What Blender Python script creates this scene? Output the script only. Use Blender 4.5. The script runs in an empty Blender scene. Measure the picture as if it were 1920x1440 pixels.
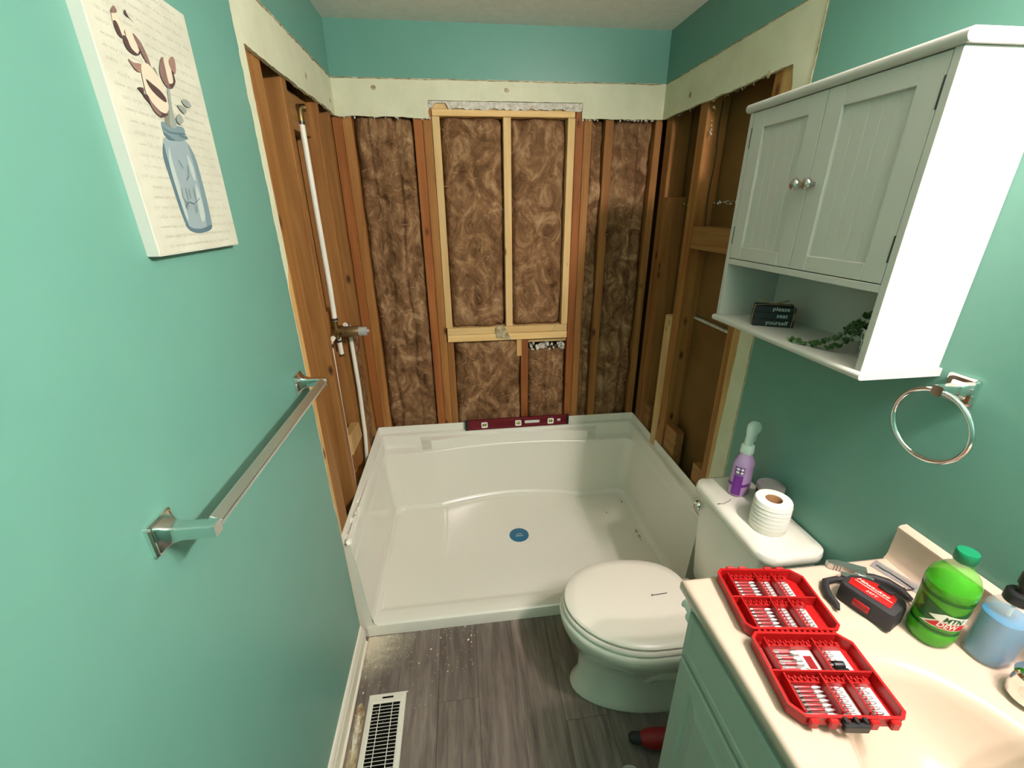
import bpy, bmesh, math, random
from math import sin, cos, pi, radians as R
from mathutils import Vector, Matrix, noise
from mathutils.geometry import tessellate_polygon

random.seed(7)
SC = bpy.context.scene
COL = SC.collection

# ---------------------------------------------------------------- camera
CAM = Vector((0.4840, -2.1909, 1.6752))
F_PX, YAW, PITCH, ROLL = 800.6, 0.11884, -0.38845, -0.00994
fw = Vector((sin(YAW)*cos(PITCH), cos(YAW)*cos(PITCH), sin(PITCH)))
rt = Vector((cos(YAW), -sin(YAW), 0)); up = rt.cross(fw)
r2 = cos(ROLL)*rt + sin(ROLL)*up; u2 = -sin(ROLL)*rt + cos(ROLL)*up
cd = bpy.data.cameras.new('camera'); cam = bpy.data.objects.new('camera', cd); COL.objects.link(cam)
m = Matrix((r2, u2, -fw)).transposed().to_4x4(); m.translation = CAM
cam.matrix_world = m
cd.sensor_fit = 'HORIZONTAL'; cd.sensor_width = 36; cd.lens = 36*F_PX/1920; cd.clip_start = 0.02
SC.camera = cam

# ---------------------------------------------------------------- world, exposure
SC.view_settings.view_transform = 'Standard'; SC.view_settings.look = 'None'
SC.view_settings.gamma = 1; SC.view_settings.use_curve_mapping = False
SC.view_settings.exposure = 0.0
w = bpy.data.worlds.new('world'); SC.world = w; w.use_nodes = True
w.node_tree.nodes['Background'].inputs[0].default_value = (0.9, 0.95, 1, 1)
w.node_tree.nodes['Background'].inputs[1].default_value = 0.05
BULB_STRENGTH = 1260
BULB_COL = (1.0, 0.86, 0.84)
BULBS = [(1.362, -1.97, 2.18), (1.362, -2.13, 2.18), (1.362, -2.29, 2.18)]

# ---------------------------------------------------------------- helpers
def lin(r, g, b):
    f = lambda c: (c/255/12.92) if c/255 <= .04045 else ((c/255+.055)/1.055)**2.4
    return (f(r), f(g), f(b), 1)

class MB:
    def __init__(s): s.bm = bmesh.new(); s.mi = 0
    def _tag(s, n0):
        s.bm.faces.ensure_lookup_table()
        for f in s.bm.faces[n0:]: f.material_index = s.mi
    def poly(s, vs):
        n = len(s.bm.faces); v = [s.bm.verts.new(p) for p in vs]
        s.bm.faces.new(v); s._tag(n)
    def hexa(s, b, t, bev=0, seg=1):
        """b, t: four points each (bottom loop, top loop)"""
        n0 = len(s.bm.faces)
        t_ = bmesh.new()
        v = [t_.verts.new(p) for p in list(b)+list(t)]
        for q in ((3,2,1,0),(4,5,6,7),(0,1,5,4),(1,2,6,5),(2,3,7,6),(3,0,4,7)): t_.faces.new([v[i] for i in q])
        if bev > 0: bmesh.ops.bevel(t_, geom=list(t_.edges), offset=bev, segments=seg, affect='EDGES', profile=.5, clamp_overlap=True)
        s.merge(t_); s._tag(n0)
    def merge(s, b2):
        mp = {}
        for v in b2.verts: mp[v] = s.bm.verts.new(v.co)
        for f in b2.faces:
            try: s.bm.faces.new([mp[v] for v in f.verts])
            except ValueError: pass
        b2.free()
    def box(s, a, b, bev=0, seg=1, M=None):
        x0,y0,z0 = a; x1,y1,z1 = b
        B = [(x0,y0,z0),(x1,y0,z0),(x1,y1,z0),(x0,y1,z0)]; T = [(x,y,z1) for x,y,_ in B]
        if M is not None: B = [M@Vector(p) for p in B]; T = [M@Vector(p) for p in T]
        s.hexa(B, T, bev, seg)
    def loft(s, rings, closed=True, cap0=False, cap1=False):
        n0 = len(s.bm.faces)
        V = [[s.bm.verts.new(p) for p in r] for r in rings]
        n = len(V[0])
        for a, b in zip(V[:-1], V[1:]):
            for i in range(n if closed else n-1):
                j = (i+1) % n
                try: s.bm.faces.new((a[i], a[j], b[j], b[i]))
                except ValueError: pass
        if cap0: s.bm.faces.new(list(reversed(V[0])))
        if cap1: s.bm.faces.new(V[-1])
        s._tag(n0)
    def lathe(s, prof, M=None, n=32, c=(0,0,0), sx=1, sy=1, caps=True):
        rings = []
        for r, z in prof:
            ring = [Vector((r*sx*cos(2*pi*i/n), r*sy*sin(2*pi*i/n), z)) for i in range(n)]
            if M is not None: ring = [M@p for p in ring]
            rings.append([p+Vector(c) for p in ring])
        s.loft(rings, True, caps, caps)
    def tube(s, pts, r, n=10, caps=True, closed=False):
        pts = [Vector(p) for p in pts]; rings = []; N = len(pts); prev = None
        for i, p in enumerate(pts):
            if closed: d = pts[(i+1) % N]-pts[i-1]
            else: d = pts[min(i+1, N-1)]-pts[max(i-1, 0)]
            d.normalize()
            if prev is None: a = d.orthogonal().normalized()
            else: a = (prev - d*prev.dot(d)).normalized()
            prev = a; b = d.cross(a)
            rr = r[i] if isinstance(r, (list, tuple)) else r
            rings.append([p + rr*(cos(2*pi*k/n)*a + sin(2*pi*k/n)*b) for k in range(n)])
        if closed: rings.append(rings[0]); 
        s.loft(rings, True, caps and not closed, caps and not closed)
    def prism(s, outline, fn, d0, d1, tri=True):
        """outline list of (u,v); fn(u,v,d)->xyz"""
        n0 = len(s.bm.faces)
        A = [s.bm.verts.new(fn(u, v, d0)) for u, v in outline]; B = [s.bm.verts.new(fn(u, v, d1)) for u, v in outline]
        n = len(A)
        if n > 4:
            for tr in tessellate_polygon([[Vector((u, v, 0)) for u, v in outline]]):
                for Q in (A, B):
                    try: s.bm.faces.new([Q[i] for i in tr])
                    except ValueError: pass
        else: s.bm.faces.new(list(reversed(A))); s.bm.faces.new(B)
        for i in range(n): s.bm.faces.new((A[i], A[(i+1) % n], B[(i+1) % n], B[i]))
        s._tag(n0)
    def build(s, name, mats, parent=None, smooth=None, fix=True, kind=None, label=None, weld=0):
        if weld: bmesh.ops.remove_doubles(s.bm, verts=s.bm.verts, dist=weld)
        if fix: bmesh.ops.recalc_face_normals(s.bm, faces=s.bm.faces)
        me = bpy.data.meshes.new(name); s.bm.to_mesh(me); s.bm.free()
        for m_ in (mats if isinstance(mats, (list, tuple)) else [mats]): me.materials.append(m_)
        if smooth is not None: me.shade_smooth(); me.set_sharp_from_angle(angle=R(smooth))
        o = bpy.data.objects.new(name, me); COL.objects.link(o)
        if parent is not None: o.parent = parent; o.matrix_parent_inverse = Matrix.Translation(-parent.location)@Matrix() if False else parent.matrix_basis.inverted()
        if kind: o['kind'] = kind
        if label: o['label'] = label
        return o

def thing(name, label, cat, loc=(0,0,0), group=None):
    o = bpy.data.objects.new(name, None); COL.objects.link(o); o.location = loc
    o.empty_display_size = .05
    tag(o, label, cat, group); return o
def tag(o, label, cat, group=None):
    o['label'] = label; o['category'] = cat
    if group: o['group'] = group
    return o

def rrect(w, h, r, n=5, cx=0, cy=0):
    out = []
    for sx, sy, a0 in ((1,1,0),(-1,1,90),(-1,-1,180),(1,-1,270)):
        for i in range(n+1):
            a = R(a0+90*i/n); out.append((cx+sx*(w/2-r)+r*cos(a), cy+sy*(h/2-r)+r*sin(a)))
    return out

def jag(p, q, step=.012, amp=.003, seed=0, ends=False):
    """ragged polyline from p to q in 2D, excluding q"""
    p = Vector(p); q = Vector(q); L = (q-p).length; n = max(2, int(L/step)); d = (q-p)/L; nn = Vector((-d.y, d.x))
    rnd = random.Random(seed); out = [tuple(p)]
    for i in range(1, n):
        t = i/n; t += rnd.uniform(-.3, .3)/n
        a = amp*(noise.noise(Vector((t*L*18, seed*3.1, 0)))*1.3+rnd.uniform(-.5, .5))
        out.append(tuple(p+d*(t*L)+nn*a))
    return out

def text_verts(txt, size, align='LEFT', shear=0, bold=0):
    c = bpy.data.curves.new('t', 'FONT'); c.body = txt; c.size = size; c.align_x = align; c.resolution_u = 2; c.shear = shear; c.offset = bold
    o = bpy.data.objects.new('t', c); COL.objects.link(o)
    me = bpy.data.meshes.new_from_object(o.evaluated_get(bpy.context.evaluated_depsgraph_get()))
    vs = [v.co.copy() for v in me.vertices]; fs = [list(p.vertices) for p in me.polygons]
    bpy.data.objects.remove(o); bpy.data.curves.remove(c); bpy.data.meshes.remove(me)
    return vs, fs
def add_text(mb, txt, size, fn, align='LEFT', shear=0, bold=0, thick=.0002):
    vs, fs = text_verts(txt, size, align, shear, bold)
    n0 = len(mb.bm.faces)
    A = [mb.bm.verts.new(fn(v.x, v.y, thick)) for v in vs]
    for f in fs:
        try: mb.bm.faces.new([A[i] for i in f])
        except ValueError: pass
    mb._tag(n0)

# ---------------------------------------------------------------- materials
def mat(name, col, rough=.5, metal=0, spec=.5, trans=0, ior=1.45, coat=0, emit=None, es=1):
    m = bpy.data.materials.new(name); m.use_nodes = True
    b = m.node_tree.nodes['Principled BSDF']
    b.inputs['Base Color'].default_value = col; b.inputs['Roughness'].default_value = rough
    b.inputs['Metallic'].default_value = metal; b.inputs['Specular IOR Level'].default_value = spec
    b.inputs['Transmission Weight'].default_value = trans; b.inputs['IOR'].default_value = ior
    b.inputs['Coat Weight'].default_value = coat; b.inputs['Coat Roughness'].default_value = .05
    if emit: b.inputs['Emission Color'].default_value = emit; b.inputs['Emission Strength'].default_value = es
    return m
def nd(m, t, **k):
    n = m.node_tree.nodes.new(t)
    for a, v in k.items(): setattr(n, a, v)
    return n
def noisy(m, c1, c2, scale=8, stretch=(1,1,1), detail=6, rough=.6, bump=0, bscale=None, bdist=.002, dist=0, lo=.3, hi=.7, coords='Object', rand=True):
    """mix two colours by stretched noise, with bump from a finer noise"""
    nt = m.node_tree; L = nt.links.new; b = nt.nodes['Principled BSDF']
    tc = nd(m, 'ShaderNodeTexCoord'); mp = nd(m, 'ShaderNodeMapping'); mp.inputs['Scale'].default_value = stretch
    L(tc.outputs[coords], mp.inputs['Vector'])
    if rand:
        oi = nd(m, 'ShaderNodeObjectInfo'); mu = nd(m, 'ShaderNodeMath', operation='MULTIPLY'); mu.inputs[1].default_value = 37
        L(oi.outputs['Random'], mu.inputs[0]); L(mu.outputs[0], mp.inputs['Location'])
    nz = nd(m, 'ShaderNodeTexNoise'); nz.inputs['Scale'].default_value = scale; nz.inputs['Detail'].default_value = detail
    nz.inputs['Roughness'].default_value = rough; nz.inputs['Distortion'].default_value = dist
    L(mp.outputs[0], nz.inputs['Vector'])
    cr = nd(m, 'ShaderNodeValToRGB'); e = cr.color_ramp.elements
    e[0].position = lo; e[0].color = c1; e[1].position = hi; e[1].color = c2
    L(nz.outputs['Fac'], cr.inputs[0]); L(cr.outputs[0], b.inputs['Base Color'])
    if bump:
        n2 = nd(m, 'ShaderNodeTexNoise'); n2.inputs['Scale'].default_value = bscale or scale*3; n2.inputs['Detail'].default_value = 4
        L(mp.outputs[0], n2.inputs['Vector'])
        bp = nd(m, 'ShaderNodeBump'); bp.inputs['Strength'].default_value = bump; bp.inputs['Distance'].default_value = bdist
        L(n2.outputs['Fac'], bp.inputs['Height']); L(bp.outputs[0], b.inputs['Normal'])
    return m, cr, mp

def wood(name, c1, c2, cknot, axis='z', rough=.65):
    st = {'z': (16, 16, .9), 'x': (.9, 16, 16), 'y': (16, .9, 16)}[axis]
    m = mat(name, c1, rough, spec=.3)
    _, cr, mp = noisy(m, c1, c2, 2.2, st, 5, .55, bump=.25, bscale=9, bdist=.001, dist=.6)
    nt = m.node_tree; L = nt.links.new; b = nt.nodes['Principled BSDF']
    st2 = {'z': (14, 14, 7), 'x': (7, 14, 14), 'y': (14, 7, 14)}[axis]
    mp2 = nd(m, 'ShaderNodeMapping'); mp2.inputs['Scale'].default_value = st2
    tc = nd(m, 'ShaderNodeTexCoord'); L(tc.outputs['Object'], mp2.inputs[0])
    oi = [n for n in nt.nodes if n.type == 'OBJECT_INFO'][0]
    mu = nd(m, 'ShaderNodeMath', operation='MULTIPLY'); mu.inputs[1].default_value = 11; L(oi.outputs['Random'], mu.inputs[0]); L(mu.outputs[0], mp2.inputs['Location'])
    vo = nd(m, 'ShaderNodeTexVoronoi'); vo.inputs['Scale'].default_value = .8; L(mp2.outputs[0], vo.inputs['Vector'])
    r2_ = nd(m, 'ShaderNodeValToRGB'); r2_.color_ramp.elements[0].position = .06; r2_.color_ramp.elements[0].color = (1,1,1,1)
    r2_.color_ramp.elements[1].position = .16; r2_.color_ramp.elements[1].color = (0,0,0,1)
    L(vo.outputs['Distance'], r2_.inputs[0])
    mx = nd(m, 'ShaderNodeMix', data_type='RGBA'); L(r2_.outputs[0], mx.inputs[0]); L(cr.outputs[0], mx.inputs[6]); mx.inputs[7].default_value = cknot
    # slight per-board shift of value
    hs = nd(m, 'ShaderNodeHueSaturation'); mr = nd(m, 'ShaderNodeMapRange'); mr.inputs[3].default_value = .82; mr.inputs[4].default_value = 1.15
    L(oi.outputs['Random'], mr.inputs[0]); L(mr.outputs[0], hs.inputs['Value']); L(mx.outputs[2], hs.inputs['Color'])
    L(hs.outputs[0], b.inputs['Base Color'])
    return m

M = {}
M['teal'] = mat('teal_paint', lin(134, 192, 172), .38, spec=.45)
noisy(M['teal'], (.126, .305, .242, 1), (.135, .317, .252, 1), 5, detail=3, bump=.12, bscale=160, bdist=.0006, rand=False)
M['drywall'] = mat('bare_drywall_paint', lin(222, 220, 200), .7, spec=.25)
noisy(M['drywall'], lin(204, 205, 174), lin(218, 218, 190), 9, detail=5, bump=.1, bscale=120, bdist=.0006, rand=False)
M['torn'] = mat('torn_paper', lin(150, 128, 92), .9, spec=.1)
noisy(M['torn'], lin(128, 104, 70), lin(196, 184, 152), 40, detail=6, lo=.35, hi=.65)
M['gypsum'] = mat('gypsum', lin(206, 202, 186), .95, spec=.1)
noisy(M['gypsum'], lin(172, 166, 146), lin(228, 224, 212), 60, detail=6, bump=.6, bscale=120)
M['ceiling'] = mat('ceiling_white', lin(214, 210, 200), .9, spec=.15)
noisy(M['ceiling'], lin(226, 226, 216), lin(236, 236, 228), 30, bump=.5, bscale=90, bdist=.003, rand=False)
M['kraft'] = mat('kraft_paper', lin(118, 88, 48), .85, spec=.1)
noisy(M['kraft'], lin(100, 72, 36), lin(126, 94, 54), 3, detail=6, rand=True)
M['darkback'] = mat('dark_sheathing', lin(84, 58, 34), .9, spec=.1)
M['stud'] = wood('old_stud_wood', lin(136, 88, 42), lin(168, 118, 64), lin(70, 36, 16))
M['studr'] = wood('red_stud_wood', lin(126, 70, 32), lin(156, 96, 48), lin(64, 30, 14))
M['studx'] = wood('old_block_wood', lin(136, 94, 48), lin(166, 122, 72), lin(80, 45, 20), 'y')
M['new'] = wood('new_pine', lin(206, 168, 110), lin(224, 192, 136), lin(110, 64, 26))
M['newx'] = wood('new_pine_level', lin(206, 168, 110), lin(224, 192, 136), lin(110, 64, 26), 'x')
M['edge'] = wood('pale_stud_edge', lin(190, 146, 86), lin(212, 172, 112), lin(110, 66, 30))
# insulation
mi = mat('brown_fiberglass', lin(140, 108, 78), 1, spec=.05); M['ins'] = mi
_, cr, mp = noisy(mi, lin(72, 48, 28), lin(188, 154, 116), 10, (1, 1, .8), 10, .72, bump=1.0, bscale=75, bdist=.006, dist=1.4, lo=.32, hi=.72)
e = cr.color_ramp.elements.new(.52); e.color = lin(132, 99, 68)
M['pan'] = mat('white_acrylic', lin(236, 233, 220), .13, spec=.5, coat=.3)
M['ceramic'] = mat('toilet_ceramic', lin(232, 228, 214), .14, spec=.5, coat=.3)
M['seat'] = mat('seat_plastic', lin(226, 220, 206), .28)
M['chrome'] = mat('chrome', (.86, .85, .83, 1), .10, 1)
M['satin'] = mat('satin_chrome', (.93, .93, .90, 1), .32, 1)
M['nickel'] = mat('brushed_nickel', (.55, .53, .5, 1), .28, 1)
M['cab'] = mat('cabinet_white_paint', lin(196, 192, 184), .45, spec=.4)
M['vanity'] = mat('vanity_grey_green_paint', lin(176, 186, 172), .45, spec=.4)
M['top'] = mat('cultured_marble', lin(202, 180, 160), .22, spec=.5, coat=.2)
M['trimw'] = mat('trim_white', lin(232, 226, 208), .5)
M['pvc'] = mat('white_pex', lin(236, 232, 216), .35)
M['brass'] = mat('brass', (.26, .18, .07, 1), .42, 1)
M['bronze'] = mat('bronze_sleeve', lin(120, 96, 62), .45, .6)
M['greyplastic'] = mat('grey_plastic', lin(168, 168, 160), .45)
M['black'] = mat('black_plastic', lin(26, 25, 26), .42)
M['blackr'] = mat('black_rubber', lin(38, 36, 38), .62)
M['red'] = mat('red_plastic', lin(166, 18, 18), .38)
M['redd'] = mat('dark_red_rubber', lin(140, 22, 22), .5)
M['maroon'] = mat('maroon_aluminium', lin(104, 18, 30), .35, .2)
M['vial'] = mat('vial_green', lin(196, 208, 60), .15, trans=.3)
M['white'] = mat('white_plastic', lin(240, 238, 228), .4)
M['card'] = mat('white_card', lin(238, 236, 232), .7)
M['steel'] = mat('tool_steel', (.74, .72, .70, 1), .36, 1)
M['darksteel'] = mat('dark_steel', (.09, .085, .08, 1), .42, .85)
M['bitred'] = mat('red_bit_sleeve', lin(150, 30, 34), .4, .3)
M['canvas'] = mat('canvas_print', lin(226, 222, 200), .85, spec=.15)
noisy(M['canvas'], lin(186, 184, 166), lin(200, 198, 180), 14, detail=5, bump=.15, bscale=300, bdist=.0005)
M['canvasw'] = mat('canvas_edge_white', lin(214, 214, 204), .8, spec=.15)
M['ink'] = mat('script_ink', lin(140, 136, 122), .9, spec=.1)
def flat(n, *c): M[n] = mat('print_'+n, lin(*c), .85, spec=.1); return M[n]
flat('jarb', 136, 150, 152); flat('jard', 84, 104, 112); flat('jarl', 168, 178, 172); flat('jarm', 110, 130, 134)
flat('petd', 78, 60, 58); flat('petm', 122, 98, 90); flat('petl', 200, 188, 166); flat('stem', 120, 120, 104); flat('leafg', 138, 144, 136); flat('petr', 140, 110, 98)
M['blue'] = mat('blue_drain_film', lin(34, 104, 136), .3)
M['paper'] = mat('toilet_tissue', lin(244, 240, 230), .95, spec=.05)
M['cardb'] = mat('cardboard_tube', lin(150, 112, 74), .9)
M['cardb2'] = mat('cardboard_inside', lin(110, 82, 54), .95)
def glassy(n, col, rough=.05, alpha=.5, trans=0.0):
    m = bpy.data.materials.new(n); m.use_nodes = True; nt = m.node_tree; b = nt.nodes['Principled BSDF']
    b.inputs['Base Color'].default_value = col; b.inputs['Roughness'].default_value = rough; b.inputs['Alpha'].default_value = alpha
    b.inputs['Transmission Weight'].default_value = trans
    return m
M['sodag'] = glassy('green_bottle_plastic', lin(96, 196, 50), .05, .5)
M['sodaliq'] = mat('green_soda', lin(34, 134, 18), .1, spec=.5)
M['soapb'] = glassy('clear_plastic', lin(225, 235, 235), .05, .28)
M['soapliq'] = glassy('blue_soap', lin(44, 136, 190), .08, .92)
M['sleeve'] = glassy('grey_film', lin(150, 146, 146), .12, .75)
M['clear'] = glassy('clear_film', lin(235, 235, 232), .08, .30)
M['purple'] = glassy('lilac_bottle', lin(196, 160, 206), .12, .93)
M['frost'] = mat('frosted_trigger', lin(222, 236, 226), .35)
M['purpled'] = mat('purple_label', lin(112, 44, 140), .4)
M['labg'] = mat('label_green', lin(62, 142, 20), .3); M['labd'] = mat('label_dark_green', lin(10, 82, 34), .3)
M['labw'] = mat('label_white', lin(238, 240, 226), .35); M['labr'] = mat('label_red', lin(206, 34, 36), .35)
M['capg'] = mat('cap_green', lin(16, 116, 76), .4)
M['twine'] = mat('jute_twine', lin(150, 122, 86), .95)
M['slate'] = mat('black_wood_block', lin(34, 40, 42), .7)
M['chalk'] = mat('white_lettering', lin(200, 204, 198), .8)
M['leaf'] = mat('dark_green_leaf', lin(52, 82, 40), .55); noisy(M['leaf'], lin(34, 62, 28), lin(74, 106, 52), 60, rand=False)
M['potw'] = mat('pot_white', lin(214, 210, 198), .6); M['potd'] = mat('pot_grey', lin(84, 78, 70), .6)
M['vent'] = mat('vent_enamel', lin(226, 222, 208), .4); M['void'] = mat('duct_dark', lin(16, 15, 14), .9, spec=.05)
M['jarlid'] = mat('jar_lid', lin(150, 146, 142), .35, .5)
M['candle'] = mat('candle_wax', lin(190, 184, 160), .5)
M['crumb'] = mat('plaster_crumb', lin(232, 226, 206), .9)
M['grime'] = mat('grime', lin(58, 54, 44), .8)
M['bulb'] = mat('bulb_glass', lin(255, 250, 235), .3, emit=(*BULB_COL, 1), es=BULB_STRENGTH)
# vinyl plank
mf = mat('grey_vinyl_plank', lin(110, 100, 92), .42, spec=.4); M['plank'] = mf
_, cr, mp = noisy(mf, lin(74, 66, 60), lin(142, 130, 120), 2.6, (13, 1.4, 1), 8, .66, bump=.12, bscale=20, bdist=.0006, dist=.5, lo=.28, hi=.74)
e = cr.color_ramp.elements.new(.5); e.color = lin(112, 102, 94)
L = mf.node_tree.links.new; oi = [n for n in mf.node_tree.nodes if n.type == 'OBJECT_INFO'][0]
hs = nd(mf, 'ShaderNodeHueSaturation'); mr = nd(mf, 'ShaderNodeMapRange'); mr.inputs[3].default_value = .8; mr.inputs[4].default_value = 1.16
L(oi.outputs['Random'], mr.inputs[0]); L(mr.outputs[0], hs.inputs['Value']); L(cr.outputs[0], hs.inputs['Color']); L(hs.outputs[0], mf.node_tree.nodes['Principled BSDF'].inputs['Base Color'])

# ---------------------------------------------------------------- room
W = 1.46; HC = 2.386; YN = -2.95; T = .0127
ZB = 2.052; ZP = 2.190
XS = W+T

# lights
vl = thing('vanity_light', 'three-globe vanity light bar high on the right wall above the sink', 'light', (W, -2.13, 2.20))
mb = MB(); mb.box((W-.03, -2.43, 2.16), (W, -1.83, 2.24), .006, 2); mb.build('backplate', M['nickel'], vl, 30)
for x, y, z in BULBS:
    mb = MB(); mb.lathe([(.028, .0), (.03, .04), (.018, .06)], Matrix.Translation((W-.028, y, z+.02))@Matrix.Rotation(-pi/2, 4, 'Y'), 20); mb.build('socket', M['nickel'], vl, 35)
    mb = MB(); mb.lathe([(.0005, -.03)]+[(.03*sin(a), -.03*cos(a)) for a in [pi*i/14 for i in range(1, 14)]]+[(.0005, .03)], Matrix.Translation((x, y, z+.02)), 24)
    g = mb.build('globe', M['bulb'], vl, 60)
# floor: planks
fl = MB(); fl.box((-.02, YN, -.03), (W+.02, .02, -.004)); FL = fl.build('floor', M['void']); FL['kind'] = 'structure'
PW = .151; xs = [.02-.151+PW*i for i in range(11)]
for i, x0 in enumerate(xs):
    off = [0, .42, .83, .25, .66, 1.0, .12, .55, .9, .33, .7][i]
    ys = [YN]+[YN+off*.9+.35+1.22*k for k in range(4)]
    ys = [y for y in ys if y < -.05]+[-.01]
    a = max(x0, 0); b = min(x0+PW, W)
    if b-a < .01: continue
    for y0, y1 in zip(ys[:-1], ys[1:]):
        mb = MB(); mb.box((a+.0004, y0+.0004, -.004), (b-.0004, y1-.0004, 0), .0007, 1); mb.build('plank', M['plank'], FL)
# ceiling
mb = MB(); mb.box((-.02, YN, HC), (W+.02, .02, HC+.03)); C_ = mb.build('ceiling', M['ceiling']); C_['kind'] = 'structure'

def struct(name, mb, m_, **k):
    o = mb.build(name, m_, **k); o['kind'] = 'structure'; return o

# left wall: plane x=0, (u=y, v=z)
fnL = lambda u, v, d: (d, u, v)
edge_open = jag((-.858, ZB), (-.862, 1.53), .02, .002, 1)+jag((-.862, 1.53), (-.889, 1.47), .015, .003, 2)+jag((-.889, 1.47), (-.884, .72), .02, .003, 3)+jag((-.884, .72), (-.868, .62), .02, .004, 4)+[(-.866, 0)]
outl = [(YN, 0), (YN, HC), (0, HC)]+jag((0, ZB), (-.2, ZB+.003), .012, .004, 5)+jag((-.2, ZB+.003), (-.36, ZB-.002), .012, .007, 6)+jag((-.36, ZB-.002), (-.858, ZB), .012, .003, 7)+edge_open
mb = MB(); mb.prism(outl, fnL, -T, 0)
WL = struct('wall_left', mb, M['drywall'])
pe = jag((-.006, ZP), (-.9, ZP), .015, .002, 9)
te = jag((-.9, ZP), (-.895, 1.47), .012, .0035, 10)+jag((-.895, 1.47), (-.889, .70), .02, .0025, 11)+jag((-.889, .70), (-.872, .62), .02, .004, 12)+[(-.870, 0)]
mb = MB(); mb.prism([(YN, 0), (YN, HC), (0, HC)]+pe+te, fnL, -.0002, .0007)
mb.build('paint_coat', M['teal'], WL, label='teal paint coat')
mb = MB()
a = jag((-.001, ZP-.0), (-.895, ZP), .015, .0025, 21); b = [(y, z-.004-.003*random.random()) for y, z in a]
for k in range(len(a)-1): mb.hexa([(0, *a[k]), (0, *a[k+1]), (0, *b[k+1]), (0, *b[k])], [(.0012, *a[k]), (.0012, *a[k+1]), (.0012, *b[k+1]), (.0012, *b[k])])
mb.build('torn_paper_edge', M['torn'], WL, label='brown torn paper edge')
# screw dimples in the white band
def dimple(x, y, z, axis, r=.006):
    mb = MB(); Mx = Matrix.Translation((x, y, z))@{'x': Matrix.Rotation(pi/2, 4, 'Y'), 'y': Matrix.Rotation(pi/2, 4, 'X'), '-x': Matrix.Rotation(-pi/2, 4, 'Y')}[axis]
    mb.lathe([(r*1.5, 0), (r*1.3, .001), (r*.8, .0008)], Mx, 9, sx=1.25); return mb
for y, z in ((-.36, 2.105), (-.06, 2.095)): dimple(0, y, z, 'x').build('screw_hole', M['torn'], WL)

def board(name, parent, m_, x0, x1, y0, y1, z0, z1, bev=.002, tilt=0):
    mb = MB(); mb.hexa([(x0, y0, z0), (x1, y0, z0), (x1, y1, z0), (x0, y1, z0)], [(x0+tilt, y0, z1), (x1+tilt, y0, z1), (x1+tilt, y1, z1), (x0+tilt, y1, z1)], bev, 1)
    return mb.build(name, m_, parent)
XL0, XL1 = -.102, -T-.0003
board('stud', WL, [M['edge']], XL0, XL1, -.897, -.822, .0, 2.3)
board('stud', WL, M['stud'], XL0, XL1, -.821, -.735, .0, 2.3)
board('stud', WL, M['stud'], XL0, XL1, -.590, -.545, .0, 2.3)
board('stud', WL, M['stud'], XL0, XL1, -.245, -.205, .0, 2.3)
board('stud', WL, M['stud'], XL0, XL1, -.070, -.030, .0, 2.3)
board('blocking', WL, M['studx'], XL0+.01, -.045, -.544, -.246, 1.935, 2.05)
board('blocking', WL, M['stud'], XL0+.01, -.065, -.544, -.246, 1.10, 1.29)
# angled scrap block
mb = MB(); q = [(-.459, .657), (-.262, .650), (-.287, .738), (-.447, .754)]
mb.hexa([(-.068, y, z) for y, z in q], [(-.030, y, z) for y, z in q], .003); mb.build('blocking', M['edge'], WL, label='pale scrap block, cut at an angle')
board('blocking', WL, M['stud'], XL0, -.03, -.544, -.246, .36, .46)
mb = MB(); mb.box((-.12, -.9, 0), (-.104, .1, 2.35)); mb.build('cavity_backing', M['kraft'], WL)
board('top_plate', WL, M['studx'], XL0, XL1-.002, -.9, .0, 2.301, 2.345)

# insulation batts
def batt(parent, x0, x1, z0, z1, seed, fn=None, depth=.05, face=.03, amp=.017, nx=None, label=None, shape=None, folds=None):
    nx = nx or max(8, int((x1-x0)/.008)); nz = int((z1-z0)/.010)
    mb = MB(); bm = mb.bm; V = []
    for j in range(nz+1):
        row = []
        for i in range(nx+1):
            u = i/nx; v = j/nz; x = x0+(x1-x0)*u; z = z0+(z1-z0)*v
            p = Vector((x*9+seed*5.3, z*5, seed))
            h = noise.fractal(p, 1, 2, 5, noise_basis='PERLIN_ORIGINAL')*1.15
            h += .8*noise.noise(Vector((x*26+seed, z*9, seed*2.1)))
            # long vertical folds
            fx = u+.07*noise.noise(Vector((z*3.2, seed*7.7, 0)))
            g = 0
            for c in (folds or [.3, .62]):
                g -= 1.6*math.exp(-((fx-c)/.035)**2)
            edge = min(u, 1-u)/.10; edge = 1-max(0, 1-edge)**2
            e2 = min(v, 1-v)/.03; e2 = 1-max(0, 1-e2)**2
            y = face+.03*(1-edge)+.02*(1-e2)-amp*(h+g*.6)
            y += .0025*noise.noise(Vector((x*120, z*110, seed)))+.0035*noise.noise(Vector((x*60, z*45, seed+3)))
            xx = x
            if shape: xx, z2 = shape(u, v, x, z); z = z2
            row.append(bm.verts.new((xx, y, z) if fn is None else fn(xx, y, z)))
        V.append(row)
    for j in range(nz):
        for i in range(nx): bm.faces.new((V[j][i], V[j][i+1], V[j+1][i+1], V[j+1][i]))
    back = face+depth
    # closing sides so the batt has depth
    def P(v_):
        c = v_.co; return bm.verts.new((c.x, back, c.z) if fn is None else (c.x-.05 if False else c.x, c.y, c.z))
    if fn is None:
        loop = V[0]+[r[-1] for r in V[1:]]+list(reversed(V[-1]))[1:]+[r[0] for r in reversed(V[1:-1])]
        B = [P(v_) for v_ in loop]; n = len(loop)
        for i in range(n): bm.faces.new((loop[i], B[i], B[(i+1) % n], loop[(i+1) % n]))
        bm.faces.new(B)
    o = mb.build('insulation_batt', M['ins'], parent, 180, label=label)
    return o

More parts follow.
